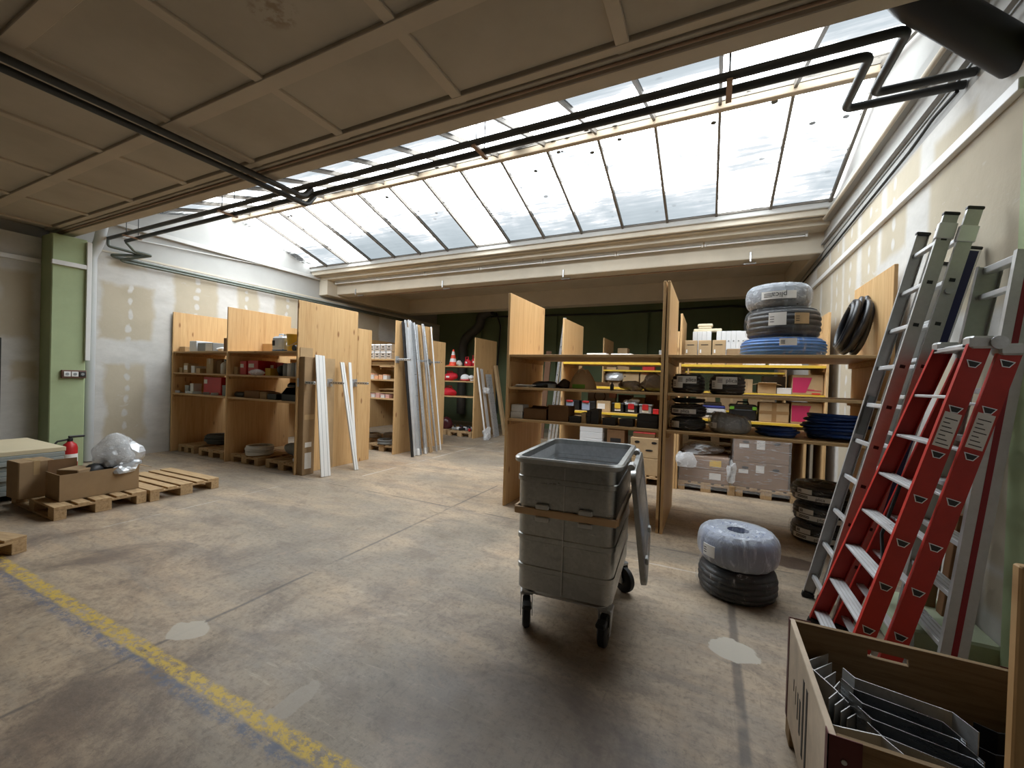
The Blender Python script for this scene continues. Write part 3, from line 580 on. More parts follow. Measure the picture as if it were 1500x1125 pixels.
def row(x0, x1, zs, y0, y1): return [(x0, x1, z, y0, y1) for z in zs]
shelving('pine_shelving', 'two-bay pine shelving against the left wall with cartons and red boxes', [(-9.76, YL1, YL1+1.24, 2.80), (-7.93, YL1, YL1+1.24, 2.81), (-6.04, YL1, YL1+1.24, 2.83), (-6.04, YL1+1.245, 6.07, 2.53)],
         row(-9.73, -7.93, LZ, YL1+.01, YL1+1.0)+row(-7.90, -6.04, LZ, YL1+.01, YL1+1.0)+row(-9.6, -6.07, (1.86, 1.30), 5.76, 6.06), YL1)
shelving('pine_shelving', 'pine shelving behind the metal rails, with silver blocks on top', [(-9.76, YL2, YL2+1.24, 2.80), (-7.93, YL2, YL2+1.24, 2.80), (-5.99, YL2, YL2+1.24, 2.82), (-5.99, YL2+1.245, 8.49, 2.52)],
         row(-9.73, -7.93, (2.01, 1.57, 1.17), YL2+.01, YL2+.9)+row(-7.90, -5.99, (2.01, 1.57, 1.17), YL2+.01, YL2+.9)+row(-7.6, -6.02, (1.9, 1.32), 7.96, 8.48), YL2)
shelving('pine_shelving', 'farthest left pine shelving with the traffic cone and red bags', [(-9.76, YL3, YL3+1.24, 2.78), (-7.9, YL3, YL3+1.24, 2.78), (-5.87, YL3, YL3+1.24, 2.78)],
         row(-7.87, -5.87, (1.99, 1.57, 1.14), YL3+.01, YL3+.8)+row(-9.73, -7.9, (1.99, 1.57, 1.14), YL3+.01, YL3+.8), YL3)
YR1, YR2, YR3 = 4.81, 7.02, 10.33
shelving('pine_shelving', 'front pine shelving behind the metal container, with dark small boxes', [(-2.41, YR1, YR1+1.22, 2.78), (-.505, YR1, YR1+1.25, 2.79)], row(-2.38, -.505, RZs, YR1+.01, YR1+1.20), YR1)
shelving('pine_shelving', 'front pine shelving by the right wall, carrying wrapped coils on top', [(-.462, YR1, YR1+1.25, 2.79), (1.45, YR1+.02, YR1+1.16, 2.80)], row(-.43, 1.45, RZs, YR1+.01, YR1+1.20), YR1)
shelving('yellow_edged_shelving', 'second-row shelving with yellow edges, holding tool boxes, seen behind container', [(-2.42, YR2, YR2+1.22, 2.78), (-.50, YR2, YR2+1.1, 2.5)], row(-2.39, -.50, (2.0, 1.585, 1.145), YR2+.01, YR2+.9), YR2, edge=YEL)
shelving('yellow_edged_shelving', 'second-row shelving with yellow edges near the right wall, holding printed cartons', [(-.465, YR2, YR2+1.18, 2.78), (1.43, YR2, YR2+1.18, 2.72)], row(-.435, 1.43, (1.98, 1.565, 1.145), YR2+.01, YR2+.9), YR2, edge=YEL)
shelving('yellow_edged_shelving', 'third-row shelving with yellow edges far behind the paper bag', [(-2.48, YR3, YR3+1.1, 2.78), (-.5, YR3, YR3+1.1, 2.2), (1.4, YR3, YR3+1.1, 2.2)], row(-2.45, -.5, (1.98, 1.54, 1.12), YR3+.01, YR3+.9)+row(-.47, 1.4, (1.98, 1.54, 1.12), YR3+.01, YR3+.9), YR3, edge=YEL)
# loose pine boards standing in the left bays
tag(B('loose_board', PINE_X, None, (-7.88, -7.30, 5.10, 5.13, 2.012, 2.20), bev=.003), 'loose pine board standing on the top left shelf beside the canister', 'board')

# ================================================================== left shelving: contents
Y0 = YL1+.10
small_box('small tan box at the left end of the top left shelf', -9.70, -9.50, Y0, Y0+.2, LZ[0], LZ[0]+.10, CARD_L)
carton('white upright box on the top left shelf', -9.34, -9.10, Y0, Y0+.3, LZ[0], LZ[0]+.21, WHITE_C, 'white_box', None)
carton('long grey box on the top left shelf', -9.06, -8.55, Y0, Y0+.25, LZ[0], LZ[0]+.17, GREY_C, 'grey_box', None, [(.55, .97, .08, .92, PAPER)])
bag('crumpled_paper', 'crumpled white paper beside the long grey box', 'paper', (-8.42, Y0+.12, LZ[0]), (.11, .09, .05), PAPER, 3)
tag(B('dark_board', CARD_D, None, (-8.20, -8.12, Y0, Y0+.3, LZ[0], LZ[0]+.25), bev=.003), 'dark narrow board standing against the middle divider', 'board')
small_box('flat tilted carton at the left of the second left shelf', -9.69, -9.58, Y0, Y0+.3, LZ[1], LZ[1]+.10, CARD_L)
carton('cream upright carton on the second left shelf', -9.53, -9.38, Y0, Y0+.2, LZ[1], LZ[1]+.19, CARD_L, tape=None, stick=[(.1, .9, .3, .75, PAPER)])
small_box('narrow white carton on the second left shelf', -9.26, -9.14, Y0, Y0+.2, LZ[1], LZ[1]+.14, WHITE_C)
bag('plastic_bag', 'clear plastic bag heaped on the second left shelf', 'bag', (-8.97, Y0+.3, LZ[1]), (.13, .12, .13), FILM_H, 5)
carton('tan carton at the back of the second left shelf', -8.84, -8.62, Y0+.05, Y0+.3, LZ[1], LZ[1]+.29, CARD_L, tape='v')
small_box('low cream carton at the front of the second left shelf', -9.05, -8.92, Y0-.02, Y0+.12, LZ[1], LZ[1]+.09, CARD_L)
carton('dark brown carton on the second left shelf', -8.60, -8.42, Y0+.1, Y0+.4, LZ[1], LZ[1]+.26, CARD_D, tape=None)
def bottle(label, loc, r, h, mat, cap, name='plastic_bottle'):
    t = thing(name, label, 'bottle', loc); MB().lathe([(r*.9, 0), (r, .01), (r, h*.62), (r*.8, h*.74), (r*.36, h*.84), (r*.34, h*.9)], 18).build('body', mat, t, True); MB().lathe([(r*.4, h*.88), (r*.4, h), (r*.2, h)], 14).build('cap', cap, t, True); return t
bottle('pale plastic bottle at the right of the second left shelf', (-8.32, Y0+.12, LZ[1]), .085, .28, WHITE_C, GREY_C)
bag('plastic_bag', 'white plastic bag lying by the middle divider on the second left shelf', 'bag', (-8.12, Y0+.12, LZ[1]), (.12, .1, .07), FILM_H, 8)
carton('big red box on the third left shelf', -8.92, -8.34, Y0+.05, Y0+.40, LZ[2], LZ[2]+.34, RED, 'red_box', None, [(.04, .22, .62, .86, PAPER)])
small_box('grey carton left of the big red box', -9.47, -9.33, Y0, Y0+.15, LZ[2], LZ[2]+.16, GREY_C); small_box('tall white carton left of the big red box', -9.28, -9.17, Y0, Y0+.15, LZ[2], LZ[2]+.20, WHITE_C)
small_box('grey carton right of the big red box', -8.30, -8.10, Y0+.05, Y0+.2, LZ[2], LZ[2]+.20, GREY_C)
for k in range(5): o = tag(B('metal_bracket', FASTENER, None, (0, .16, 0, .10, 0, .012), (0, .16, 0, .012, 0, .05)), 'flat metal fitting lying at the front of the third left shelf, %s' % ORD[k], 'fitting', 'loose fittings on the third left shelf'); o.location = (-9.70+k*.31, Y0-.06+.03*(k % 2), LZ[2]); o.rotation_euler = (0, 0, .3*k)
# canister with blue liquid
t = thing('plastic_canister', 'white plastic canister with blue liquid on the top left shelf', 'canister', (-6.70, Y0+.12, LZ[0]))
B('body', WHITE_C, t, (-.15, .15, -.10, .10, .001, .26), bev=.03, smooth=False); B('liquid_band', BLUE_L, t, (-.151, .151, -.101, .101, .004, .045), bev=.03); MB().lathe([(.035, .25), (.035, .30), (.01, .30)], 14, (.08, 0, 0)).build('cap', WHITE_C, t, True)
MB().tube([(-.09, 0, .255), (-.08, 0, .30), (.01, 0, .30), (.03, 0, .255)], .014, 8).build('handle', WHITE_C, t, True); B('label_sticker', INK, t, (-.125, -.06, -.1035, -.10, .10, .19)); B('label_sticker', PAPER, t, (.04, .12, -.1035, -.10, .08, .2))
t = thing('yellow_bucket', 'yellow bucket beside the white canister', 'bucket', (-6.39, Y0+.13, LZ[0])); MB().lathe([(.115, 0), (.13, .27), (.137, .27), (.137, .29), (.11, .29), (.1, .26)], 22).build('body', YEL, t, True); MB().tube([(.132*math.cos(a), .132*math.sin(a), .22-.13*abs(math.sin(a))) for a in [math.pi+math.pi*k/12 for k in range(13)]], .004, 6).build('handle', FASTENER, t)
carton('orange carton behind the yellow bucket', -6.26, -6.06, Y0+.1, Y0+.4, LZ[0], LZ[0]+.26, M('orange_card', srgb(206, 128, 48), .6, 0, .06, 4), 'orange_box', None)
o = MB().tube([(0, 0, .05), (0, .35, .05)], .05, 14).build('black_roll', BLACK, None, True); o.location = (-6.16, Y0-.06, LZ[0]); tag(o, 'short black roll at the right end of the top left shelf', 'roll')
small_box('small tan carton beside the red boxes', -7.86, -7.76, Y0, Y0+.15, LZ[1], LZ[1]+.14, CARD_L)
for (x0, x1, h, n) in ((-7.72, -7.54, .25, 'narrow'), (-7.49, -7.20, .26, 'wide'), (-7.14, -6.98, .24, 'rear')): carton('%s red carton with white label on the second left shelf' % n, x0, x1, Y0+(.02 if n != 'rear' else .2), Y0+.35, LZ[1], LZ[1]+h, RED, 'red_box', None, [(.08, .6, .52, .78, PAPER)])
small_box('dark red carton behind the yellow box', -6.96, -6.80, Y0+.2, Y0+.4, LZ[1], LZ[1]+.23, RED); small_box('small yellow box on the second left shelf', -6.97, -6.83, Y0, Y0+.15, LZ[1], LZ[1]+.13, M('yellow_card', srgb(196, 160, 60), .6, 0, .05, 4))
bag('crumpled_paper', 'crumpled wrapping in front of the red cartons', 'paper', (-7.18, Y0-.03, LZ[1]), (.14, .06, .05), FILM_H, 12)
bag('dark_bag', 'dark bag near the panel with the white boards', 'bag', (-6.62, Y0+.15, LZ[1]), (.12, .1, .10), BLACK, 14)
for k in range(4): o = tag(MB().lathe([(.05, 0), (.052, .005), (.052, .20+.01*k), (.045, .21+.01*k)], 16).build('cartridge', (GREY_C, WHITE_C)[k % 2], None, True), 'grey cartridge standing in a row on the second left shelf, %s' % ORD[k], 'cartridge', 'cartridges'); o.location = (-6.44+k*.105, Y0+.02, LZ[1])
carton('long pale carton lying high behind the cartridges', -6.55, -6.08, Y0+.5, Y0+.8, LZ[1], LZ[1]+.30, CARD_L, tape=None)
o = MB().tube([(0, 0, .05), (.26, 0, .05)], .05, 14).build('black_roll', BLACK, None, True); o.location = (-7.84, Y0+.05, LZ[2]); tag(o, 'black roll with white end on the third left shelf', 'roll')
carton('flat dark brown carton on the third left shelf', -7.55, -7.12, Y0, Y0+.3, LZ[2], LZ[2]+.13, CARD_D, tape=None); small_box('flat tan carton on the third left shelf', -7.10, -6.92, Y0, Y0+.25, LZ[2], LZ[2]+.12, CARD)
carton('low black case on the third left shelf', -6.90, -6.66, Y0, Y0+.3, LZ[2], LZ[2]+.10, BLACK, 'black_case', None, cat='case')
def stack_bin(label, x, y, z, w, d, h, mat, name='storage_bin', group=None):
    t = thing(name, label, 'bin', (x, y, z), 0, group); e = .006
    B('base', mat, t, (-w/2, w/2, -d/2, d/2, .001, .01)); B('back', mat, t, (-w/2, w/2, d/2-e, d/2, .01, h))
    for s_ in (-1, 1): MB().loft([[Vector((s_*w/2-(e if k else 0)*s_, yy, zz)) for yy, zz in ((-d/2, .01), (d/2, .01), (d/2, h), (-d/4, h), (-d/2, h*.55))] for k in (0, 1)]).build('side', mat, t)
    B('front', mat, t, (-w/2, w/2, -d/2, -d/2+e, .01, h*.5)); return t
stack_bin('black open-fronted bin at the right of the third left shelf', -6.28, Y0+.14, LZ[2], .40, .34, .22, BLACK); stack_bin('small black bin stacked in the black open-fronted bin', -6.42, Y0+.2, LZ[2]+.225, .2, .2, .08, BLACK)
pallet('pallet at the left wall under the leftmost shelves, carrying grey cable coil', -9.38, YL1+.50, math.pi/2, True); pallet('pallet under the left shelves beside the middle divider', -8.50, YL1+.68, math.pi/2)
pallet('pallet with white cable coils under the left shelves', -7.48, YL1+.68, math.pi/2); pallet('pallet under the left shelves beside the tall panel', -6.50, YL1+.70, math.pi/2)
cable_coil('grey_cable_coil', 'heap of dark grey cable on the pallet by the left wall', (-9.02, YL1+.62, .146), .36, 9, .020, .20, M('dark_grey_cable', srgb(74, 78, 78), .55, 0, .15, 12), 3, jit=.05)
cable_coil('white_cable_coil', 'large white cable coil on the pallet under the left shelves', (-7.33, YL1+.27, .146), .21, 9, .020, .19, WHITEC, 5, jit=.015); cable_coil('white_cable_coil', 'small white cable coil beside the large white one', (-7.71, YL1+.47, .146), .15, 6, .018, .13, WHITEC, 6, jit=.012)
bag('grey_sack', 'grey sack on the pallet next to the tall panel', 'sack', (-6.42, YL1+.55, .146), (.30, .24, .15), GREYC, 18); bag('white_bundle', 'small white bundle at the front of the pallet by the tall panel', 'bundle', (-6.14, YL1+.17, .146), (.09, .1, .07), WHITEC, 19)
carton('white box stacked on the tan boxes behind the left shelves', -6.66, -6.28, 5.78, 6.05, .70, .92, WHITE_C, 'white_box', None); carton('taped tan box behind the left shelves, lower of two', -6.66, -6.28, 5.78, 6.05, .40, .698, CARD_L, stick=[(.2, .6, .6, .9, PAPER)])
carton('tan base box under the taped box behind the left shelves', -6.68, -6.26, 5.78, 6.06, .0, .398, CARD, tape='v')
# ================================================================== second and third left rows
Y2 = YL2+.08
for k in range(4):
    for j in range(2):
        for i in range(1):
            t = thing('silver_block', 'silver-wrapped block in the stack behind the rails, %s row, %s' % (('lower', 'upper')[j], ('leftmost', 'second', 'third', 'rightmost')[k]), 'block', (-6.75+k*.165, Y2+.12, 2.011+j*.163), 0, 'stack of silver blocks')
            B('body', FOIL, t, (-.078, .078, -.09, .09, .001, .16), bev=.012); B('print', INK, t, (-.045, .045, -.0925, -.088, .045, .06)); B('print', INK, t, (-.02, .03, -.0925, -.088, .09, .115))
tag(B('flat_metal_box', FASTENER, None, (-7.22, -6.86, Y2, Y2+.2, 2.011, 2.06), bev=.006), 'flat metal box left of the silver blocks', 'box')
OR = M('orange_white_card', srgb(222, 170, 132), .6, 0, .05, 4); PKC = M('pale_pink_card', srgb(214, 170, 162), .6, 0, .05, 4)
for k in range(8): small_box('little orange and white carton on the second shelf behind the rails, %s' % ORD[k], -7.24+k*.125, -7.14+k*.125, Y2, Y2+.12, 1.571, 1.571+(.08, .13, .09, .14, .12, .08, .1, .11)[k], (OR, WHITE_C)[k % 3 == 1], 'little_carton', 'little cartons behind the rails', lid=OR)
for k in range(8): small_box('little pink and white carton on the third shelf behind the rails, %s' % ORD[k], -7.25+k*.138, -7.15+k*.138, Y2, Y2+.12, 1.171, 1.171+(.08, .09, .10, .08, .09, .1, .08, .08)[k], (WHITE_C, PKC)[k % 2], 'little_carton', 'little cartons behind the rails', lid=PKC)
for k in range(5): small_box('grey little carton on the rear shelf seen behind the rails, %s' % ORD[k], -6.72+k*.13, -6.61+k*.13, 7.98, 8.1, 1.321, 1.40+.03*(k % 2), (GREY_C, CARD_L)[k % 2], 'little_carton', 'little cartons on the rear shelf')
tag(B('flat_white_box', WHITE_C, None, (-6.9, -6.15, 7.98, 8.3, 1.901, 1.95), bev=.004), 'flat pale box on the rear shelf behind the rails', 'box')
carton('tan carton standing far behind the rails on the floor', -6.72, -6.15, 8.12, 8.46, .42, .82, CARD, tape='v'); carton('wide tan carton on the floor far behind the rails', -6.9, -6.1, 8.10, 8.55, 0, .418, CARD_L, tape='h')
pallet('pallet with coils under the shelf behind the white boards', -7.31, YL2+1.26, math.pi/2); pallet('pallet with grey coils beside the leaning rails', -6.44, YL2+.76, math.pi/2)
for (x, y, r, n) in ((-7.35, YL2+.86, .18, 'left'), (-7.02, YL2+1.13, .19, 'rear middle')): cable_coil('grey_cable_coil', 'pale grey cable coil on the pallet behind the white boards, %s' % n, (x, y, .146), r, 6, .018, .12, WHITEC, int(r*100), jit=.012)
cable_coil('grey_cable_coil', 'flat pale grey cable coil on the pallet beside the rails', (-6.42, YL2+.35, .146), .22, 6, .018, .11, GREYC, 44, jit=.012); bag('white_bundle', 'white bundle on the pallet next to the leaning rails', 'bundle', (-6.13, YL2+.66, .146), (.09, .10, .12), WHITEC, 21)
Y3 = YL3+.12
t = thing('traffic_cone', 'orange and white traffic cone on the far left shelf', 'cone', (-6.72, Y3+.12, 1.991)); OC = M('orange_cone', srgb(226, 74, 40), .5, 0, .06, 5)
B('base', OC, t, (-.14, .14, -.14, .14, 0, .025), bev=.008)
for k, (z0, z1) in enumerate(((.025, .12), (.12, .22), (.22, .32), (.32, .42), (.42, .48))):
    f = lambda z: .115*(1-z/.52)+.012
    MB().lathe([(f(z0), z0), (f(z1), z1)], 20).build('band', OC if k % 2 == 0 else TRUNK, t, True)
bag('white_sack', 'pale sack lying beside the traffic cone', 'sack', (-6.50, Y3+.12, 1.991), (.09, .10, .08), WHITEC, 31)
def duffel(label, loc, w, h, seed, rotz=0):
    t = thing('red_bag', label, 'bag', loc, rotz); o = blob(w/2, w*.3, h/2, seed, 3, .10).build('body', RED_BAG, t, True)
    MB().tube([(-w*.22, -.02, h*.75), (-w*.18, -.03, h*1.12), (w*.18, -.03, h*1.12), (w*.22, -.02, h*.75)], .014, 8).build('handle', RED_BAG, t, True); B('label_sticker', PAPER, t, (-w*.12, w*.12, -w*.30, -w*.28, h*.35, h*.55)); return t
duffel('red tool bag nearest the traffic cone', (-6.27, Y3+.18, 1.991), .22, .24, 32); duffel('red tool bag at the end of the far left top shelf', (-6.02, Y3+.16, 1.991), .22, .28, 33)
duffel('red bag on the second far left shelf', (-6.82, Y3+.15, 1.571), .46, .24, 34); bag('blue_bag', 'blue bag on the second far left shelf', 'bag', (-7.25, Y3+.15, 1.571), (.13, .12, .12), BLUE_L, 35)
t = thing('white_red_helmet', 'white and red hard hat on the second far left shelf', 'helmet', (-6.28, Y3+.1, 1.571)); blob(.13, .14, .11, 36, 3, .02).build('shell', WHITE_C, t, True); MB().lathe([(.15, .02), (.16, .025), (.13, .05)], 20).build('brim', RED, t, True)
bag('white_sack', 'white cloth bundle on the second far left shelf', 'bundle', (-6.06, Y3+.12, 1.571), (.12, .10, .08), WHITE_C, 37); duffel('red bag on the third far left shelf', (-6.84, Y3+.15, 1.141), .50, .24, 38)
bottle('orange canister beside the red bag on the third far left shelf', (-7.22, Y3+.08, 1.141), .05, .24, OC, OC)
pallet('pallet with tools under the far left shelves', -6.36, YL3+.72, math.pi/2); pallet('second pallet under the far left shelves', -7.28, YL3+.80, math.pi/2)
bag('round_bundle', 'dark round bundle with shiny film under the far left shelves', 'bundle', (-7.02, YL3+.45, .146), (.20, .18, .21), M('maroon_plastic', srgb(70, 30, 34), .3, 0, .15, 6), 39, rough=.06)
for k in range(6):
    t = thing('power_tool', '%s power tool lying on the far left pallet, %s' % (('grey', 'red', 'black')[k % 3], ORD[k]), 'tool', (-6.66+.125*k, YL3+.35+.1*(k % 2), .146), .5*k, 'tools on the far left pallet'); B('body', (GREY_C, RED, BLACK)[k % 3], t, (-.10, .10, -.035, .035, .0, .08), bev=.018); B('handle', BLACK, t, (-.03, .02, -.03, .03, .075, .15), bev=.012); B('guard', WHITE_C, t, (.08, .16, -.05, .05, .01, .09), bev=.014)
# ================================================================== right front shelving: left bay contents
A = YR1+.10; z1, z2, z3 = RZs
for k in range(4): o = tag(B('paper_sheet', PAPER, None, (-.13, .13, -.09, .09, 0, .008)), 'loose white papers at the left end of the middle shelf, %s of the pile' % ('lowest', 'second', 'third', 'top')[k], 'paper', 'papers on the middle shelf'); o.location = (-2.22+.02*k, A+.06-.05*(k == 3), z2+.0085*k); o.rotation_euler = (0, 0, .15*k-.2)
bag('dark_bag', 'dark plastic bag of parts on the middle shelf, left one', 'bag', (-1.95, A+.14, z2), (.15, .13, .06), BLACK, 51); bag('dark_bag', 'dark plastic bag beside the paper bag', 'bag', (-1.72, A+.16, z2), (.09, .1, .06), M('dark_brown_bag', srgb(66, 52, 46), .5, 0, .15, 8), 52)
small_box('small grey box in front of the dark bags', -1.86, -1.78, A-.02, A+.06, z2, z2+.05, GREY_C)
# paper carrier bag lying with its handle up
t = thing('paper_bag', 'tan paper carrier bag with a green print on the middle shelf', 'bag', (-1.47, A+.2, z2)); m = MB(); TANB = M('tan_paper', srgb(206, 178, 142), .75, 0, .1, 5); rings = []
for z, w, d in ((0, .16, .11), (.06, .15, .11), (.14, .12, .09), (.21, .08, .05), (.25, .055, .025)): rings.append([Vector((w*math.cos(a)*(1.15 if abs(math.cos(a)) > .8 else 1), d*math.sin(a), z)) for a in [2*math.pi*k/16 for k in range(16)]])
m.loft(rings).build('body', TANB, t, True); B('print', M('green_print', srgb(120, 172, 70), .6, 0, .1, 5), t, (-.10, .06, -.113, -.108, .01, .06)); MB().tube([(-.05, -.03, .16), (-.045, -.05, .235), (0, -.055, .262), (.045, -.05, .235), (.05, -.03, .16)], .010, 8).build('handle', TANB, t, True)
bottle('small dark bottle on the middle shelf', (-1.06, A+.02, z2), .022, .10, INK, BLACK)
BROWNB = mat_film('brown_plastic_bag', (.24, .16, .12), .72, .3)
bag('brown_bag', 'brown plastic bag of fittings near the double panel, left one', 'bag', (-.82, A+.15, z2), (.115, .11, .065), BROWNB, 54, rough=.28); bag('brown_bag', 'crumpled brown plastic bag against the double panel', 'bag', (-.625, A+.15, z2), (.10, .11, .085), BROWNB, 55, rough=.32)
for j in range(2): carton('white box at the left end of the lower shelf, %s of two' % ('lower', 'upper')[j], -2.37+.01*j, -2.20+.01*j, A-.03, A+.17, z3+.0905*j, z3+.09+.0905*j, WHITE_C, 'white_box', None)
open_box('open brown tray box beside the white boxes', -2.18, -1.87, A-.02, A+.25, z3, z3+.14, CARD_D, flaps=(0, -.9, 0, 0), fl=.04); open_box('open brown box, right of the tray box', -1.84, -1.58, A-.02, A+.25, z3, z3+.19, CARD_D, flaps=(-.6, 0, .5, 0), fl=.04)
DKG = M('charcoal_card', srgb(52, 50, 50), .6, 0, .12, 5)
for (x0, x1, h, n) in ((-1.56, -1.42, .075, 'low charcoal box right of the open brown boxes'), (-1.29, -1.20, .18, 'tall charcoal box on the lower shelf'), (-1.15, -1.00, .085, 'low charcoal box, third on the lower shelf'), (-.95, -.80, .085, 'low charcoal box, fourth on the lower shelf')): small_box(n, x0, x1, A-.03, A+.14, z3, z3+h, DKG)
small_box('narrow tan box between charcoal boxes', -1.41, -1.355, A-.02, A+.12, z3, z3+.13, CARD_L); small_box('charcoal box under a smaller one, beside the narrow tan box', -1.345, -1.295, A-.02, A+.14, z3, z3+.10, DKG)
small_box('charcoal box stacked on another beside the tan box', -1.345, -1.30, A-.02, A+.14, z3+.1005, z3+.16, DKG)
for j in range(2): carton('wide charcoal box by the double panel, %s of two' % ('lower', 'upper')[j], -.755, -.525, A-.02, A+.22, z3+j*.0755, z3+.075+j*.0755, DKG, 'charcoal_box', None)
# ------------------------------------------------------------------ right bay contents
LBL = lambda a, w, z0, z1_, txt=None: (a, w, z0, z1_, PAPER, txt)
FR = -math.pi/2-.15
C5 = (.68, YR1+.52)
coil_pack('blue cable coil in clear film, bottom of the stack on the top shelf', (C5[0], C5[1], z1+.002), .40, .17, .19, BLUE_L, FILM_V, 'wrapped_cable_coil', [LBL(FR+.15, .35, .10, .17)], seed=3, )
coil_pack('dark conduit coil in film with two labels, middle of the top stack', (C5[0]+.0, C5[1], z1+.205), .345, .15, .30, BLK_C, FILM_V, 'wrapped_conduit_coil', [(FR-.10, .42, .11, .24, PAPER, None), (FR+.48, .36, .12, .23, CARD_L, None)], seed=4)
_c = coil_pack('small conduit coil with upside-down label, top of the stack by the wall', (C5[0]-.05, C5[1], z1+.525), .29, .13, .24, BLK_C, FILM_B, 'wrapped_conduit_coil', [(FR+.05, 1.0, .07, .15, PAPER, ('plica', .075, INK, .02, 1))], seed=5)
for k, (x, n) in enumerate(((-.235, 'left'), (.155, 'right'))): coil_pack('black conduit coil with large label on the middle right shelf, %s one' % n, (x, A+.19, z2+.002), .18, .07, .21, BLK_C, FILM, 'wrapped_conduit_coil', [(FR+.1, 1.0, .11, .19, PAPER, ('plica', .06, INK, .22)), (FR-.35, .55, .06, .15, PAPER, None)], seed=6+k)
coil_pack('black conduit coil at the lower right shelf, bottom of two', (-.225, A+.2, z3+.002), .19, .07, .135, BLK_C, FILM, 'wrapped_conduit_coil', [(FR-.45, .45, .03, .10, PAPER, None)], seed=8)
coil_pack('black conduit coil with a printed band, top of two on the lower shelf', (-.225, A+.2, z3+.153), .195, .07, .135, BLK_C, FILM, 'wrapped_conduit_coil', [(FR-.05, 1.2, .04, .09, PAPER, ('plica', .05, INK, .1))], seed=9)
cable_coil('black_cable_coil', 'thin black cable lying over the stacked black coils', (-.225, A+.2, z3+.305), .17, 5, .009, .055, BLACK_R, 10, jit=.02)
coil_pack('grey-blue cable coil in film on the lower right shelf', (.195, A+.19, z3+.002), .19, .08, .19, M('grey_blue_cable', srgb(92, 108, 124), .5, 0, .1, 8), FILM_H, 'wrapped_cable_coil', [LBL(FR-.65, .35, .05, .11)], seed=11, sag=.10)
cable_coil('blue_cable_coil', 'small loose dark blue cable coil on the lower right shelf', (.63, A+.20, z3), .19, 9, .012, .10, BLUE, 12, jit=.03); cable_coil('blue_cable_coil', 'large loose dark blue cable coil at the right end of the lower shelf', (1.13, A+.26, z3), .27, 22, .014, .26, BLUE, 13, jit=.05)
Mt = Matrix.Translation((0, 0, .31)) @ Matrix.Rotation(math.radians(97), 4, 'Y') @ Matrix.Rotation(.0, 4, 'X')
cable_coil('black_cable_coil', 'thick black cable coil leaning against the right end panel', (1.33, 5.42, z1+.015), .31, 8, .026, .22, M('thick_black_cable', srgb(40, 40, 42), .35, 0, .15, 10), 14, jit=.06, M4=Matrix.Translation((.0, 0, .0)) @ Matrix.Translation((0, 0, .315)) @ Matrix.Rotation(math.radians(-72), 4, 'Y') @ Matrix.Translation((0, 0, -.1)) @ Matrix.Scale(.8, 4, (0, 1, 0)), n=10)
# ================================================================== second row, right half
D = YR2+.10
for k in range(3):
    carton('small tan carton on the second-row top shelf, %s of three' % ('left', 'middle', 'right')[k], -.40+k*.20, -.215+k*.20, D, D+.2, 1.981, 2.365, CARD_L, tape=None, stick=[(.12, .24, .48, .62, PAPER), (.2, .75, .80, .83, INK)])
for g, (x0, n, zt) in enumerate(((-.30, 4, .56), (.055, 5, .56), (.40, 5, .555), (.80, 6, .55))):
    for k in range(n):
        w = .068; t = thing('file_box', 'white upright file box, %s in %s on the second-row top shelf' % (ORD[k], ('the first cluster', 'the second cluster', 'the third cluster', 'the last cluster')[g]), 'file box', (x0+.07*k+.035, D+.45, 1.981), 0, 'row of white file boxes'); B('body', WHITE_C, t, (-w/2, w/2, -.12, .12, .001, zt), bev=.004); MB().lathe([(.012, 0), (.012, .003)], 10, mat=Matrix.Translation((0, -.1215, .1+.3)) @ Matrix.Rotation(math.pi/2, 4, 'X')).build('finger_hole', GREY_C, t)
CREAMF = M('cream_foam', srgb(208, 196, 168), .8, 0, .06, 6)
for (x0, x1, za, h, n) in ((-.29, .13, 2.542, .05, 'long cream foam strip lying on the file boxes'), (-.22, -.02, 2.593, .03, 'short cream foam strip, middle of the pile on the file boxes'), (-.23, -.005, 2.624, .05, 'rounded cream foam piece on top of the file boxes')): tag(B('foam_strip', CREAMF, None, (x0, x1, D+.38, D+.52, za, za+h), bev=.012), n, 'foam', 'foam strips on the file boxes')
carton('flat tan carton right of the three small cartons', .20, .42, D, D+.25, 1.981, 2.23, CARD, tape=None)
open_box('open tan carton stuffed with paper on the second-row shelf', .63, .86, D, D+.25, 1.566, 1.71, CARD_L, flaps=(-.4, .3, .4, .4), fl=.07); bag('crumpled_paper', 'white paper rising from the open tan carton', 'paper', (.74, D+.12, 1.60), (.08, .08, .10), PAPER, 61)
small_box('low white carton left of the magenta-printed carton', .87, 1.05, D, D+.2, 1.566, 1.655, WHITE_C); carton('grey shallow carton behind the open tan carton', .72, 1.02, D+.32, D+.55, 1.566, 1.83, GREY_C, tape=None); small_box('narrow white carton right of the black coils', .46, .56, D, D+.2, 1.566, 1.77, CARD_L)
for (za, h, n, tp) in ((1.566, .285, 'tan carton with magenta print on the second-row middle shelf', None), (1.146, .305, 'taped tan carton with magenta print on the second-row lower shelf', 'v')):
    t = carton(n, 1.055, 1.425, D, D+.38, za, za+h, CARD_L, tape=tp)
    MB().prism([(-.18, .10*h), (-.02, .10*h), (.05, .86*h), (-.18, .86*h)], 0, .003, Matrix.Translation((0, -.19, 0)) @ Matrix.Rotation(math.pi/2, 4, 'X')).build('print', PINK, t); B('print', REDINK, t, (.05, .15, -.193, -.188, .03*h, .10*h)); B('print', PINK, t, (-.0, .16, -.193, -.188, .20*h, .23*h)); B('print', PINK, t, (.0, .08, -.193, -.188, .25*h, .28*h))
carton('tan carton checked with packing tape on the second-row lower shelf', .66, 1.03, D, D+.35, 1.146, 1.43, CARD_L, tape='x', tmat=M('dark_tape', srgb(150, 118, 80), .35, 0, .06, 4))
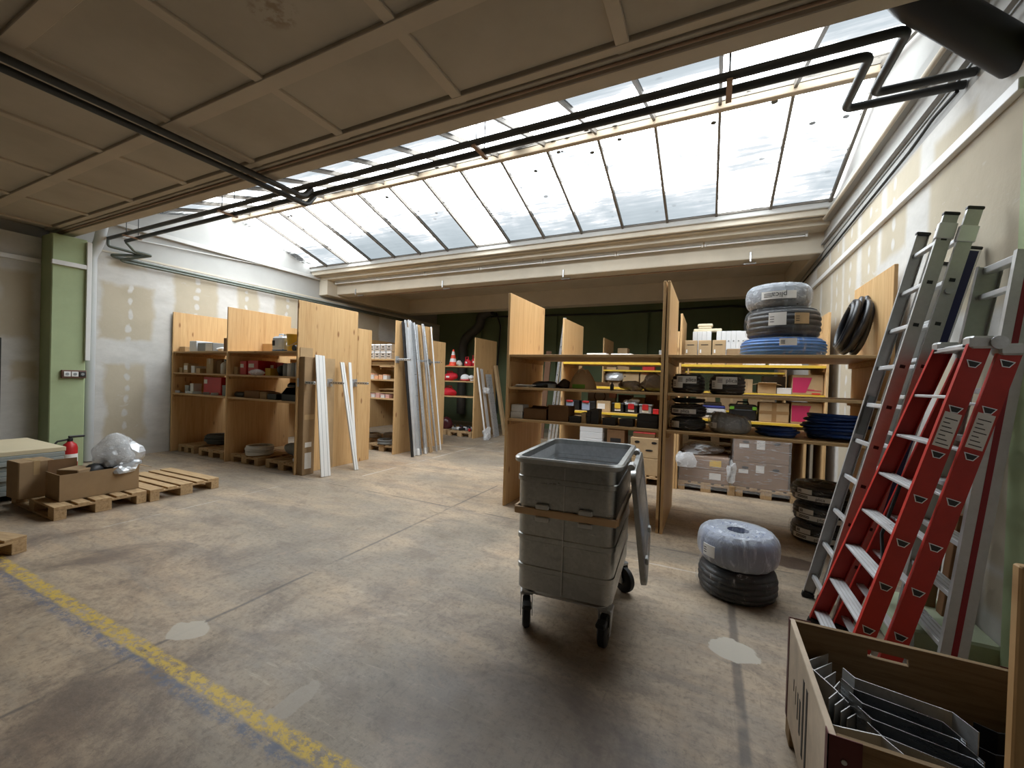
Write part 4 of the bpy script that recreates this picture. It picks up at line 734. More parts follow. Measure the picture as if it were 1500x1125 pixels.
t = thing('label_printer', 'white and blue device on the second-row lower shelf', 'device', (.04, D+.18, 1.146)); B('body', WHITE_C, t, (-.18, .18, -.16, .16, .001, .16), bev=.02); B('lid', M('device_blue', srgb(60, 74, 170), .4, 0, .05, 4), t, (-.17, .17, -.165, .15, .16, .20), bev=.015); B('slot', INK, t, (-.12, .04, -.163, -.158, .05, .09)); B('top_tray', GREY_C, t, (-.14, .12, -.10, .14, .20, .25), bev=.01)
t = thing('tool_case', 'black tool case with green clips on the second-row lower shelf', 'case', (.45, D+.18, 1.146)); B('body', BLACK, t, (-.18, .18, -.15, .15, .001, .17), bev=.02); B('lid', BLACK, t, (-.185, .185, -.155, .155, .172, .235), bev=.02); GC = M('lime_clip', srgb(120, 190, 60), .5, 0, .05, 4)
for s_ in (-1, 1): B('clip', GC, t, (s_*.15-.03, s_*.15+.03, -.165, -.15, .16, .21), bev=.006)
MB().tube([(-.08, 0, .235), (-.07, 0, .275), (.07, 0, .275), (.08, 0, .235)], .012, 8).build('handle', BLACK, t, True)
# wrapped pallets on the floor
def film_box(t, x0, x1, y0, y1, z0, z1, seed, mat=FILM, name='film'):
    rnd = random.Random(seed); m = MB(); rings = []; K = 7
    for z in [z0+(z1-z0)*i/9 for i in range(10)]:
        r = []
        for (ax, ay, bx_, by) in ((x0, y0, x1, y0), (x1, y0, x1, y1), (x1, y1, x0, y1), (x0, y1, x0, y0)):
            for k in range(K): u = k/K; r.append(Vector((ax+(bx_-ax)*u+rnd.uniform(-1, 1)*.006, ay+(by-ay)*u+rnd.uniform(-1, 1)*.006, z+(rnd.uniform(-.01, .01) if z0 < z < z1 else 0))))
        rings.append(r)
    return m.loft(rings, False).build(name, mat, t, True)
pallet('pallet with low film-wrapped cartons behind the near coils', -.025, 7.66, math.pi/2); pallet('pallet with tall film-wrapped cartons near the right wall', .78, 7.68, math.pi/2)
BRW = mat_card('grey_brown_card', srgb(146, 116, 92))
for j in range(2):
    for i in range(2): carton('film-wrapped carton on the low pallet load, %s layer, %s' % (('lower', 'upper')[j], ('front', 'rear')[i]), -.415, .285, 7.08+i*.45, 7.51+i*.45, .146+j*.20, .344+j*.20, BRW, tape=None, stick=[(.62, .85, .3, .8, (PAPER, YEL)[j])] if i == 0 else ())
for j in range(2):
    for i in range(2): carton('film-wrapped carton on the tall pallet load, %s layer, %s' % (('lower', 'upper')[j], ('front', 'rear')[i]), .345, 1.05, 7.10+i*.46, 7.54+i*.46, .146+j*.385, .528+j*.385, BRW, tape=None, stick=[(.10, .28, .55, .70, PAPER), (.42, .57, .62-.1*j, .9, PAPER)] if i == 0 else (), holes=(i == 0))
o = film_box(None, -.427, .300, 7.055, 7.98, .05, .57, 71, FILM_W); tag(o, 'clear stretch film around the low pallet load', 'film'); o = film_box(None, .325, 1.07, 7.075, 8.02, .06, .935, 72, FILM_W); tag(o, 'clear stretch film around the tall pallet load', 'film')
bag('film_heap', 'heap of clear film lying on the low pallet load', 'film', (-.08, 7.35, .565), (.27, .22, .08), FILM_H, 73, rough=.25); bag('film_heap', 'bunched clear film at the left corner of the low pallet load', 'film', (-.40, 7.0, .38), (.10, .06, .12), FILM_H, 74, rough=.3); bag('film_heap', 'bunched clear film hanging between the two pallet loads', 'film', (.31, 7.0, .20), (.06, .05, .20), FILM_H, 75, rough=.3)
for k, (zz) in enumerate((0, .146, .292, .438, .584, .73)): pallet('empty pallet in the dark stack behind the wrapped loads, %s from the floor' % ('first', 'second', 'third', 'fourth', 'fifth', 'sixth')[k], .1, 9.0, 0, z=zz)
tag(B('panel_board', PINE_Y, None, (1.22, 1.25, 7.0+.1, 8.3, 0, 1.10), bev=.003), 'pine board standing by the right wall under the second-row shelf', 'board'); tag(B('panel_board', M('grey_board', srgb(150, 140, 124), .8, 0, .08, 3), None, (1.30, 1.33, 7.1, 8.4, 0, 1.08), bev=.003), 'grey board standing by the right wall behind the pine board', 'board')
# ================================================================== second row, left half
for k, (x, n) in enumerate(((-2.24, 'left'), (-1.945, 'right'))):
    t = thing('parts_bin', 'black parts bin with clear front and red handle, %s one' % n, 'bin', (x, D+.16, 1.146)); B('body', BLACK, t, (-.13, .13, -.13, .16, .001, .17), bev=.008); B('front', M('clear_blue_plastic', srgb(150, 164, 190), .25, 0, .06, 5), t, (-.11, .03, -.145, -.13, .01, .15), bev=.006); B('handle', RED, t, (-.10, .02, -.165, -.14, .14, .175), bev=.008)
carton('tan carton with white label between the tool boxes', -1.79, -1.55, D, D+.25, 1.146, 1.335, CARD_L, tape=None, stick=[(.08, .62, .25, .75, PAPER)])
for k, (x, cm, bm_, n) in enumerate(((-1.425, YEL, BLACK, 'black tool box with yellow latch'), (-1.20, RED, BLACK, 'black tool box with red latch'), (-.97, RED, GREY_C, 'grey tool box with red latch'))):
    t = thing('tool_box', n + ' on the second-row lower shelf', 'tool box', (x, D+.12, 1.146)); B('body', bm_, t, (-.095, .095, -.11, .13, .001, .135), bev=.012); B('lid', GREY_C if k else BLACK, t, (-.105, .105, -.12, .14, .135, .165), bev=.01); B('latch', cm, t, (-.05, .05, -.132, -.115, .07, .165), bev=.012); B('label_sticker', PAPER, t, (-.05, .05, -.114, -.108, .03, .065))
small_box('small red box at the end of the tool boxes', -.845, -.76, D-.02, D+.08, 1.146, 1.24, RED); bag('foil_bag', 'shiny foil bag lying on the black tool box', 'bag', (-1.22, D+.12, 1.312), (.10, .08, .05), FOIL, 81, rough=.35); bag('white_sack', 'white cloth bag at the end of the tool boxes', 'bag', (-.62, D+.12, 1.146), (.08, .09, .14), WHITE_C, 82)
tag(B('backing_sheet', WHITE_C, None, (-2.07, -1.68, D+.45, D+.48, 1.146, 1.66), bev=.004), 'white panel standing at the back of the second-row shelf', 'panel'); o = MB().tube([(.10*math.cos(2*math.pi*k/28), 0, .10*math.sin(2*math.pi*k/28)) for k in range(28)], .006, 6, True).build('wire_ring', INK, None, True); o.location = (-1.84, D+.43, 1.40); tag(o, 'thin black ring against the white panel', 'ring')
for j in range(3): small_box('small pink and white carton in the little stack, %s' % ('bottom', 'middle', 'top')[j], -1.66+.01*j, -1.54+.01*j, D+.3, D+.42, 1.146+j*.118, 1.262+j*.118, (PKC, WHITE_C, PKC)[j])
for k in range(4): small_box('tan carton at the back of the second-row lower shelf, %s' % ('left', 'second', 'third', 'right')[k], -1.50+k*.235, -1.28+k*.235, D+.42, D+.7, 1.146, (1.44, 1.40, 1.47, 1.42)[k], (CARD_D, CARD_L, CARD_D, CARD)[k])
for j in range(4): tag(B('white_block', WHITE_C, None, (-2.07, -1.67, D, D+.4, .44+j*.112, .55+j*.112), bev=.006), 'white block in the pile under the tool boxes, %s' % ('lowest', 'second', 'third', 'top')[j], 'block', 'white blocks under the second row')
carton('tan base carton under the white blocks', -2.1, -1.65, D, D+.42, .146, .438, CARD, tape='v'); pallet('pallet under the white blocks in the second row', -1.86, YR2+.44, math.pi/2, True)
carton('brown carton with black print beside the white blocks', -1.60, -1.30, D+.05, D+.4, .146, .84, CARD_D, tape=None, stick=[(.2, .8, .7, .8, INK)])
t = carton('tan archive carton with hand holes, upper of two beside container', -1.18, -.70, D-.05, D+.35, .43, .76, CARD_L, tape=None, holes=True); MB().prism([(.06*math.cos(k*math.pi/8), .016*math.sin(k*math.pi/8)) for k in range(16)], 0, .004, Matrix.Translation((.06, -.203, .13)) @ Matrix.Rotation(math.pi/2, 4, 'X') @ Matrix.Translation((0, 0, -.002))).build('print', INK, t)
carton('tan archive carton, lower of two beside container', -1.20, -.68, D-.05, D+.36, .146, .428, CARD_L, tape=None, stick=[(.12, .45, .35, .75, PAPER)]); small_box('open red and black clutter box on the archive carton', -1.15, -.80, D+.0, D+.25, .762, .84, CARD_D, lid=RED); pallet('pallet under the archive cartons', -.98, YR2+.62, math.pi/2)
for k in range(9): small_box('tiny carton in the row on the second-row top shelf, %s' % ORD[k], -1.66+k*.10, -1.575+k*.10, D+.02, D+.12, 2.001, 2.05, (CARD_L, WHITE_C)[k % 2], 'tiny_carton', 'tiny cartons on the second-row top shelf')
tag(B('paper_pile', PAPER, None, (-2.02, -1.68, D+.1, D+.35, 2.001, 2.17), bev=.004), 'pile of white sheets on the second-row top shelf', 'paper'); tag(B('white_sheets', PAPER, None, (-1.60, -1.25, D+.15, D+.4, 2.06, 2.165), bev=.004), 'second pile of white sheets on the second-row top shelf', 'paper'); small_box('grey flat box at the end of the second-row top shelf', -.80, -.56, D+.15, D+.4, 2.001, 2.22, GREY_C)
# third row, far behind
E3 = YR3+.12
carton('tan carton holding a foil bag on the third-row shelf', -2.37, -2.05, E3, E3+.3, 1.541, 1.71, CARD, tape=None); bag('foil_bag', 'silver foil bag on the far tan carton', 'bag', (-2.22, E3+.12, 1.711), (.12, .09, .09), FOIL, 84, rough=.25)
carton('tall tan carton on the third-row middle shelf', -1.99, -1.60, E3, E3+.3, 1.541, 1.92, CARD_L, tape='v', stick=[(.1, .18, .7, .8, INK)]); carton('wide tan carton on the third-row middle shelf', -1.57, -1.08, E3, E3+.3, 1.541, 1.93, CARD_L, tape=None, stick=[(.1, .7, .88, .92, REDINK)])
for k in range(3): small_box('flat tan carton on the third-row top shelf, %s' % ('left', 'middle', 'red right')[k], (-2.40, -2.12, -1.52)[k], (-2.16, -1.84, -1.24)[k], E3, E3+.25, 1.981, 2.05+.01*k, (CARD_L, CARD, RED)[k])
carton('small tan box on top of the far panel shelf', -2.2, -1.95, E3+.3, E3+.6, 1.981, 2.55, CARD_L, tape=None)
for k, (x, w, h) in enumerate(((-.3, .4, .35), (.2, .45, .3), (.75, .5, .38))): carton('tan carton on the third-row shelf near the right wall, %s' % ('left', 'middle', 'right')[k], x, x+w, E3, E3+.3, 1.121, 1.121+h, CARD, tape='v')
# slotted steel rails leaning left of the second-row panel, and far timber
for k in range(3): tag(MB().box(-.022, .022, -.012, .012, 0, 2.82, Matrix.Translation((-2.72-.03*k, 7.15+.28*k, 0)) @ Matrix.Rotation(math.radians(6.0), 4, 'Y')).build('slotted_rail', STEEL_G), 'slotted steel rail leaning on the second-row panel, %s' % ('nearest', 'middle', 'farthest')[k], 'rail', 'slotted rails')
for k in range(10):
    MB().box(-.005, .005, -.0135, -.0115, 0, .03, Matrix.Translation((-2.72, 7.15, 0)) @ Matrix.Rotation(math.radians(6.0), 4, 'Y') @ Matrix.Translation((0, 0, .2+k*.26))).build('slot', INK, bpy.data.objects['slotted_rail'])
tag(MB().box(-.08, .08, -.02, .02, 0, 2.5, Matrix.Translation((-4.35, 11.0, 0)) @ Matrix.Rotation(math.radians(4), 4, 'Y')).build('rough_timber', M('dark_timber', srgb(120, 88, 66), .8, 0, .12, 4)), 'dark rough plank standing near the back wall', 'plank')
# ================================================================== leaning boards and rails at the left panels
def lean(name, label, base, top, w, d, mat, cat='board', group=None, prof='box', parts=None):
    """bar from base (x, y, 0) to top (x, y, z): w along y, d across"""
    b = Vector(base); tt = Vector(top); ax = (tt-b); L = ax.length; ax.normalize(); yv = Vector((0, 1, 0)); yv = (yv-ax*yv.dot(ax)).normalized(); xv = yv.cross(ax)
    Mx = Matrix(((xv.x, yv.x, ax.x, b.x), (xv.y, yv.y, ax.y, b.y), (xv.z, yv.z, ax.z, b.z), (0, 0, 0, 1)))
    m = MB()
    if prof == 'box': m.bbox(-d/2, d/2, -w/2, w/2, 0, L, .003)
    elif prof == 'tube': m.tube([(0, 0, 0), (0, 0, L)], w/2, 12)
    elif prof == 'chan': m.prism([(-d/2, -w/2), (d/2, -w/2), (d/2, -w/2+.004), (-d/2+.004, -w/2+.004), (-d/2+.004, w/2-.004), (d/2, w/2-.004), (d/2, w/2), (-d/2, w/2)], 0, L)
    o = m.build(name, mat, None, prof == 'tube'); o.matrix_world = Mx
    # lift so that the lowest point sits on the floor
    zm = min((Mx @ Vector(q)).z for q in m.v); o.location.z -= zm
    return tag(o, label, cat, group), L
PX = -6.01
o, L = lean('white_board', 'wide white profile board leaning on the tall left panel', (-5.52, 4.66, 0), (-5.84, 4.75, 1.95), .18, .02, TRUNK)
for yy in (-.03, .045): B('groove', GREY_C, o, (.0100, .0112, yy-.0025, yy+.0025, 0, L))
o, L = lean('white_board', 'narrow white profile board leaning at the end of the tall left panel', (-5.50, 5.27, 0), (-5.90, 5.26, 1.86), .085, .03, TRUNK); B('groove', GREY_C, o, (.0150, .0162, -.004, .004, 0, L))
o, L = lean('white_board', 'second narrow white profile behind the panel end', (-5.62, 5.38, 0), (-5.93, 5.46, 1.87), .06, .02, TRUNK)
t = thing('long_carton', 'tall brown carton standing on end against the left panel', 'box', (-5.94, 4.60, 0)); B('body', CARD, t, (-.065, .065, -.10, .12, .001, 1.92), bev=.006); B('flap', CARD_L, t, (-.066, -.060, -.09, .14, 1.90, 2.07))
B('tape', TAPE, t, (.065, .0665, -.08, .10, .9, .98)); B('label_sticker', PAPER, t, (.065, .0670, -.06, .06, .10, .36)); B('label_sticker', PAPER, t, (.065, .0670, -.06, .06, .45, .53))
tag(B('cardboard_sheet', CARD_L, None, (-6.008, -6.002, 4.98, 5.20, .0, 1.92)), 'tan cardboard sheet flat against the tall left panel', 'cardboard')
def bracket(label, x, y, z, L=.42):
    t = thing('rail_bracket', label, 'bracket', (x, y, z), 0, 'steel rail brackets'); B('plate', FASTENER, t, (0, .008, -.06, .06, -.07, .07), bev=.002)
    a = B('arm', FASTENER, t, (.008, L, -.02, .02, -.022, .022), bev=.004)
    for k in range(6): B('slot', INK, a, (.05+k*.06, .075+k*.06, -.0212, -.0200, -.006, .006))
    for yy in (-.04, .04):
        for zz in (-.05, .05): MB().lathe([(.009, 0), (.009, .005)], 8, mat=Matrix.Translation((.008, yy, zz)) @ Matrix.Rotation(math.pi/2, 4, 'Y')).build('screw', FASTENER, t)
bracket('steel bracket at the front edge of the tall left panel', -6.009, 4.53, 1.50, .34); bracket('steel bracket in the middle of the tall left panel', -6.009, 5.10, 1.50, .34); bracket('steel bracket at the back end of the tall left panel', -6.009, 5.66, 1.50, .34)
bracket('steel bracket at the front edge of the panel with rails', -5.959, 6.75, 2.00, .36); bracket('steel bracket behind the leaning rails', -5.959, 7.28, 2.00, .36); bracket('steel bracket at the far edge of the panel with rails', -5.959, 7.84, 2.00, .30)
rails = [(6.72, 'dark film-wrapped profile at the front of the rail bundle', BLK_C, .055, 2.80, 'box'), (6.80, 'white-capped grey profile, second in the rail bundle', ALU, .05, 2.84, 'box'), (6.87, 'pale film-wrapped profile, third in the rail bundle', ALU, .05, 2.70, 'box'), (6.94, 'bright channel, fourth in the rail bundle', ALU, .06, 2.86, 'chan'), (7.01, 'bright channel, fifth in the rail bundle', STEEL_G, .055, 2.84, 'chan'), (7.08, 'grey channel, sixth in the rail bundle', STEEL_G, .05, 2.82, 'chan'), (7.15, 'bright tube, seventh in the rail bundle', STEEL_G, .04, 2.83, 'tube'), (7.21, 'bright channel, eighth in the rail bundle', ALU, .05, 2.80, 'chan'), (7.28, 'grey tube, ninth in the rail bundle', ALU_D, .035, 2.60, 'tube'), (7.36, 'tan wooden lath in the rail bundle', PALLET, .04, 2.78, 'box'), (7.42, 'short tan lath in the rail bundle', PALLET, .03, 2.25, 'box'), (7.48, 'bright channel, beside the laths', ALU, .045, 2.84, 'chan'), (7.55, 'film-wrapped bright tube beside the laths', STEEL_G, .045, 2.80, 'tube'), (7.62, 'last grey channel before the single white tube', ALU_D, .04, 2.5, 'chan')]
for k, (y, lb, mt, w, z, pf) in enumerate(rails):
    o, L = lean('metal_rail', lb, (-5.46-.03*(k % 3)-.015*(k % 2), y-.02*(k % 2), 0), (-5.90+.012*(k % 2), y+.10-.01*k, z), w, w*.7, mt, 'rail', 'rail bundle', pf)
    if k in (1, 3, 6): B('end_cap', TRUNK, o, (-w*.5, w*.5, -w*.6, w*.6, .0, .14), bev=.01)
o, L = lean('white_tube', 'single long white tube at the far edge of the rail panel', (-5.50, 7.75, 0), (-5.92, 7.82, 2.82), .035, .035, TRUNK, 'tube', None, 'tube')
for k, (y, lb, z, w, mt, pf) in enumerate(((9.83, 'short white tube in film on the farthest left panel', 1.95, .05, TRUNK, 'tube'), (10.02, 'thin bright rail in film on the farthest left panel', 1.93, .04, ALU, 'chan'), (10.10, 'second thin bright rail on the farthest left panel', 1.92, .04, ALU, 'chan'), (10.38, 'wide bright rail on the farthest left panel', 1.78, .09, STEEL_G, 'chan'), (10.55, 'second wide bright rail on the farthest left panel', 1.78, .09, STEEL_G, 'chan'))):
    lean('metal_rail', lb, (-5.50, y, 0), (-5.80, y-.05, z), w, w*.6, mt, 'rail', 'rails on the farthest panel', pf)
bag('film_heap', 'crumpled clear film at the foot of the farthest white tube', 'film', (-5.46, 9.80, .0), (.12, .16, .18), FILM_H, 91, rough=.25); bag('film_heap', 'crumpled clear film halfway up the farthest rails', 'film', (-5.60, 9.98, 1.25), (.07, .10, .10), FILM_H, 92, rough=.25)
lean('long_carton', 'narrow tan carton leaning beyond the farthest rails', (-5.42, 10.85, 0), (-5.78, 10.80, 2.05), .14, .08, CARD_L, 'box')
# ================================================================== left foreground
pallet('empty pallet on the floor in front of the left shelves', -6.80, 3.03, .02)
pallet('pallet at the left carrying the long open carton', -6.82, 2.22, 0.0); pallet('pallet cut off at the left edge of the picture', -5.88, .88, math.radians(15))
t = open_box('long open carton of scrap on the left pallet', -6.80, -6.42, 1.92, 2.62, .146, .44, CARD, flaps=(0, .6, 0, 0), fl=.14); B('inner_flap', CARD_D, t, (-.17, -.165, -.34, -.10, .2, .42))
carton('tall brown carton standing left of the open carton', -7.16, -6.86, 1.72, 2.0, .146, .56, CARD, tape='h', rot=.05); carton('small brown carton inside the long open carton', -6.72, -6.48, 2.0, 2.24, .158, .47, CARD, tape=None, rot=.5)
t = thing('plastic_bag', 'clear bulging plastic bag on top of the open carton', 'bag', (-6.62, 2.44, .40)); blob(.17, .19, .20, 95, 4, .12).build('body', FILM_H, t, True); MB().tube([(.02, .06+.10*math.cos(a), .27+.085*math.sin(a)) for a in [2*math.pi*k/20 for k in range(20)]], .010, 8, True).build('handle', FILM_H, t, True)
bag('crumpled_foil', 'crumpled silver foil at the front of the open carton', 'foil', (-6.50, 2.48, .37), (.09, .14, .07), FOIL, 96, rough=.26); bag('silver_scraps', 'dark scrap bundle inside the open carton', 'scrap', (-6.58, 2.30, .25), (.10, .12, .11), BLACK, 97)
bag('silver_scraps', 'silver scrap filling the clear bag', 'scrap', (-6.62, 2.44, .44), (.10, .11, .10), FOIL, 98, rough=.26)
for k in range(9): tag(B('plasterboard', (M('plasterboard_edge', srgb(150, 156, 152), .8, 0, .06, 4) if k < 8 else M('plasterboard_face', srgb(206, 192, 160), .8, 0, .05, 2)), None, (-8.85+.03*(k % 2), -7.50-.02*((k*7) % 3), -.25, 2.28+.015*(k % 3), .08+k*.058, .08+k*.058+.054), bev=.004), 'board in the plasterboard stack at the far left, %s from the bottom' % ('first', 'second', 'third', 'fourth', 'fifth', 'sixth', 'seventh', 'eighth', 'topmost, ninth')[k], 'plasterboard', 'plasterboard stack')
for k, y in enumerate((.2, 1.1, 2.0)): tag(B('timber_bearer', PALLET_D, None, (-8.8, -7.55, y-.05, y+.05, 0, .079), bev=.004), 'timber bearer under the plasterboard stack, %s' % ('nearest', 'middle', 'farthest')[k], 'timber', 'bearers')
tag(B('dark_sheet', M('black_sheet', srgb(36, 36, 38), .6, 0, .1, 3), None, (-9.79, -9.74, 1.4, 2.26, .62, 2.05), bev=.004), 'dark sheet leaning on the left wall above the plasterboard', 'panel')
# fire extinguisher on the pillar
t = thing('fire_extinguisher', 'red fire extinguisher in front of the left green pillar', 'extinguisher', (-9.20, 2.86, .0)); MB().lathe([(.085, 0), (.09, .01), (.09, .34), (.075, .40), (.04, .43), (.03, .45)], 24).build('cylinder', RED, t, True); MB().lathe([(.032, .44), (.034, .46), (.034, .49), (.02, .50)], 14).build('valve', BLACK, t, True)
B('lever', BLACK, t, (-.02, .02, -.02, .17, .50, .535), bev=.008); MB().tube([(0, -.03, .475), (0, -.14, .46), (0, -.20, .38), (0, -.21, .22), (0, -.15, .06)], .014, 8).build('hose', BLACK_R, t, True); MB().lathe([(.0915, .12), (.0915, .25)], 24, cap=False).build('label_band', PAPER, t, True)
# ================================================================== wheeled aluminium container
t = thing('metal_container', 'open aluminium transport container on wheels in the middle of the floor', 'container', (-.85, 2.975, 0), math.radians(4.2))
def rrect(w, d, r, z, n=5):
    out = []
    for (cx, cy, a0) in ((w/2-r, d/2-r, 0), (-w/2+r, d/2-r, 90), (-w/2+r, -d/2+r, 180), (w/2-r, -d/2+r, 270)):
        for k in range(n+1): a = math.radians(a0+90*k/n); out.append(Vector((cx+r*math.cos(a), cy+r*math.sin(a), z)))
    return out
W0, D0 = .625, .93; ZB, ZT = .245, 1.145
lv = [(ZB, -.03), (ZB+.03, 0), (.40, .0), (.405, .007), (.435, .007), (.44, .002), (.60, .004), (.605, .011), (.635, .011), (.64, .006), (.985, .010), (.99, .017), (1.02, .017), (1.025, .012), (1.11, .012)]
MB().loft([rrect(W0+2*o_, D0+2*o_, .07, z) for z, o_ in lv], False).build('wall', CART_M, t, True)
MB().loft([rrect(W0+2*o_-.02, D0+2*o_-.02, .065, z) for z, o_ in lv], False).build('inner_wall', CART_IN, t, True)
MB().loft([rrect(W0-.05, D0-.05, .05, ZB+.006), rrect(W0-.05, D0-.05, .05, ZB+.02)]).build('bottom', CART_IN, t)
MB().loft([rrect(W0+.024, D0+.024, .075, 1.105), rrect(W0+.085, D0+.085, .095, 1.115), rrect(W0+.09, D0+.09, .097, 1.14), rrect(W0+.07, D0+.07, .09, 1.15), rrect(W0+.012, D0+.012, .07, 1.148), rrect(W0+.008, D0+.008, .07, 1.10)], False).build('rim', CART_M, t, True)
B('seam', ALU_D, t, (-.004, .004, -D0/2-.014, -D0/2-.010, ZB+.04, 1.1)); WB = M('wooden_band', srgb(206, 172, 134), .7, 0, .1, 6)
B('wooden_band', WB, t, (-W0/2-.018, W0/2+.018, -D0/2-.028, -D0/2-.008, .775, .82), bev=.005); B('wooden_band', WB, t, (-W0/2-.028, -W0/2-.008, -D0/2-.0, D0/2, .775, .82), bev=.005); B('wooden_band', WB, t, (W0/2+.008, W0/2+.028, -D0/2-.0, D0/2, .775, .82), bev=.005)
for x in (-.14, .14):
    for z in (.742, .822): B('clamp', ALU_D, t, (x-.045, x+.045, -D0/2-.034, -D0/2-.006, z, z+.030), bev=.005)
B('under_frame', ALU_D, t, (-W0/2+.03, W0/2-.03, -D0/2+.05, -D0/2+.16, ZB-.02, ZB+.005)); B('under_frame', ALU_D, t, (-W0/2+.03, W0/2-.03, D0/2-.16, D0/2-.05, ZB-.02, ZB+.005))
for sx, sy, ang in ((-1, -1, .35), (1, -1, -.05), (-1, 1, 2.2), (1, 1, .9)):
    c = Vector((sx*(W0/2-.045), sy*(D0/2-.10), 0)); Mw = Matrix.Translation(c) @ Matrix.Rotation(ang, 4, 'Z'); off = -.045
    w = MB().lathe([(.05, -.026), (.086, -.026), (.096, -.018), (.098, 0), (.096, .018), (.086, .026), (.05, .026)], 26, mat=Mw @ Matrix.Translation((0, off, .099)) @ Matrix.Rotation(math.pi/2, 4, 'Y')).build('wheel', BLACK_R, t, True)
    MB().lathe([(.02, -.028), (.02, .028)], 12, mat=Mw @ Matrix.Translation((0, off, .099)) @ Matrix.Rotation(math.pi/2, 4, 'Y')).build('hub', FASTENER, w, True)
    f = MB().bbox(-.045, .045, -.05, .05, .205, ZB-.018, .006, Mw)
    f.build('castor_plate', FASTENER, t)
    for s_ in (-1, 1): MB().loft([[Mw @ Vector((s_*(.036+.004*k), yy, zz)) for yy, zz in ((off-.02, .075), (off+.02, .075), (.045, .205), (-.045, .205))] for k in (0, 1)]).build('fork', FASTENER, t)
    if sy < 0: MB().bbox(-.03, .03, off-.125, off-.05, .165, .195, .008, Mw).build('brake_pedal', BLACK, t)
# lid folded down over the right side
lid = Matrix.Translation((W0/2+.070, 0, 1.11)) @ Matrix.Rotation(math.radians(1.6), 4, 'Z') @ Matrix.Rotation(math.radians(-7), 4, 'Y')
lm = MB(); LT, LD = .70, .90
o = lm.loft([[lid @ Vector((x, q.y, -q.x-LT/2)) for q in rrect(LT-2*i, LD-2*i, .08, 0)] for x, i in ((.0, .0), (.03, .0), (.036, .012), (.036, .05), (.026, .06))]).build('lid', CART_M, t, True)
MB().loft([[lid @ Vector((.0295, q.y, -q.x-LT/2)) for q in rrect(LT-.30, LD-.30, .05, 0)], [lid @ Vector((.036, q.y, -q.x-LT/2)) for q in rrect(LT-.36, LD-.36, .04, 0)]]).build('raised_panel', CART_M, o, True)
for yy in (-.30, .30): MB().tube([lid @ Vector((.0, yy-.05, .01)), lid @ Vector((.0, yy+.05, .01))], .022, 12).build('hinge', ALU, t, True); MB().bbox(.03, .05, yy-.03, yy+.03, -LT+.10, -LT+.14, .004, lid).build('catch', ALU_D, o)
# ================================================================== coils on the floor
coil_pack('dark conduit coil in clear film, lower of two near the container', (.235, 3.80, 0), .285, .10, .235, BLK_C, FILM_V, 'wrapped_conduit_coil', (), seed=21)
coil_pack('blue cable coil in white film with label, upper of two near the container', (.235, 3.80, .248), .275, .09, .245, BLUE, FILM_T, 'wrapped_cable_coil', [(FR-.62, .36, .07, .16, PAPER, None)], seed=22)
for k in range(3): coil_pack('dark conduit coil with printed band in the stack by the right wall, %s' % ('bottom', 'middle', 'top')[k], (1.12+.02*(k == 1), 5.55, k*.212), .265, .10, .20, BLK_C, FILM, 'wrapped_conduit_coil', [(FR-.15, 1.5, .05, .10, PAPER, ('plica', .045, INK, .1)), (FR-.55, .5, .11, .16, PAPER, None)], seed=23+k)
# ================================================================== ladders by the right wall
def stile_frame(p0, p1):
    b = Vector(p0); ax = Vector(p1)-b; L = ax.length; ax.normalize(); yv = Vector((0, 1, 0)); yv = (yv-ax*yv.dot(ax)).normalized(); xv = yv.cross(ax)
    return Matrix(((xv.x, yv.x, ax.x, b.x), (xv.y, yv.y, ax.y, b.y), (xv.z, yv.z, ax.z, b.z), (0, 0, 0, 1))), L
def chan(w, d, th, side):
    """C profile: web across x (width w), flanges to +y/-y by d"""
    s_ = side; return [(-w/2, 0), (w/2, 0), (w/2, s_*d), (w/2-th, s_*d), (w/2-th, s_*th), (-w/2+th, s_*th), (-w/2+th, s_*d), (-w/2, s_*d)]
def ladder_section(t, x0, y0, y1, k, L, rungs, r0, web=.072, mat=None, rmat=None, cap=True, holes=True):
    """one ladder frame; leaning so x = x0 + k*z; near stile y0, far stile y1"""
    n = math.hypot(1, k); dirv = Vector((k/n, 0, 1/n))
    for y, sd in ((y0, 1), (y1, -1)):
        b = Vector((x0, y, .0)); Mx, _ = stile_frame(b, b+dirv*L); o = MB().prism(chan(web, .024, .004, sd), .02, L, Mx).build('stile', mat or ALU_D, t)
        if cap: MB().bbox(-web/2-.004, web/2+.004, -.005 if sd > 0 else -.029, .029 if sd > 0 else .005, L, L+.02, .004, Mx).build('end_cap', BLACK, o); MB().bbox(-web/2-.004, web/2+.004, -.005 if sd > 0 else -.029, .029 if sd > 0 else .005, .0, .04, .004, Mx).build('foot', BLACK_R, o)
        if holes:
            for i in range(rungs):
                z = r0+.28*i
                if z < L-.05: MB().box(-.014, .014, -.0022*sd-.0005, -.0022*sd+.0005, z-.011, z+.011, Mx).build('rung_end', BLACK, o)
    for i in range(rungs):
        z = r0+.28*i
        if z < L-.05:
            Mx, _ = stile_frame((x0, y0, 0), Vector((x0, y0, 0))+dirv*L); MB().bbox(-.015, .015, .003, y1-y0-.003, z-.015, z+.015, .004, Mx).build('rung', rmat or ALU, t)
kA = .216
t = thing('extension_ladder', 'grey aluminium extension ladder leaning on the right wall behind the red stepladder', 'ladder', (0, 0, 0))
ladder_section(t, .74, 3.57, 3.98, kA, 2.85, 10, .18); ladder_section(t, .835, 3.54, 3.95, kA, 2.86, 10, .18)
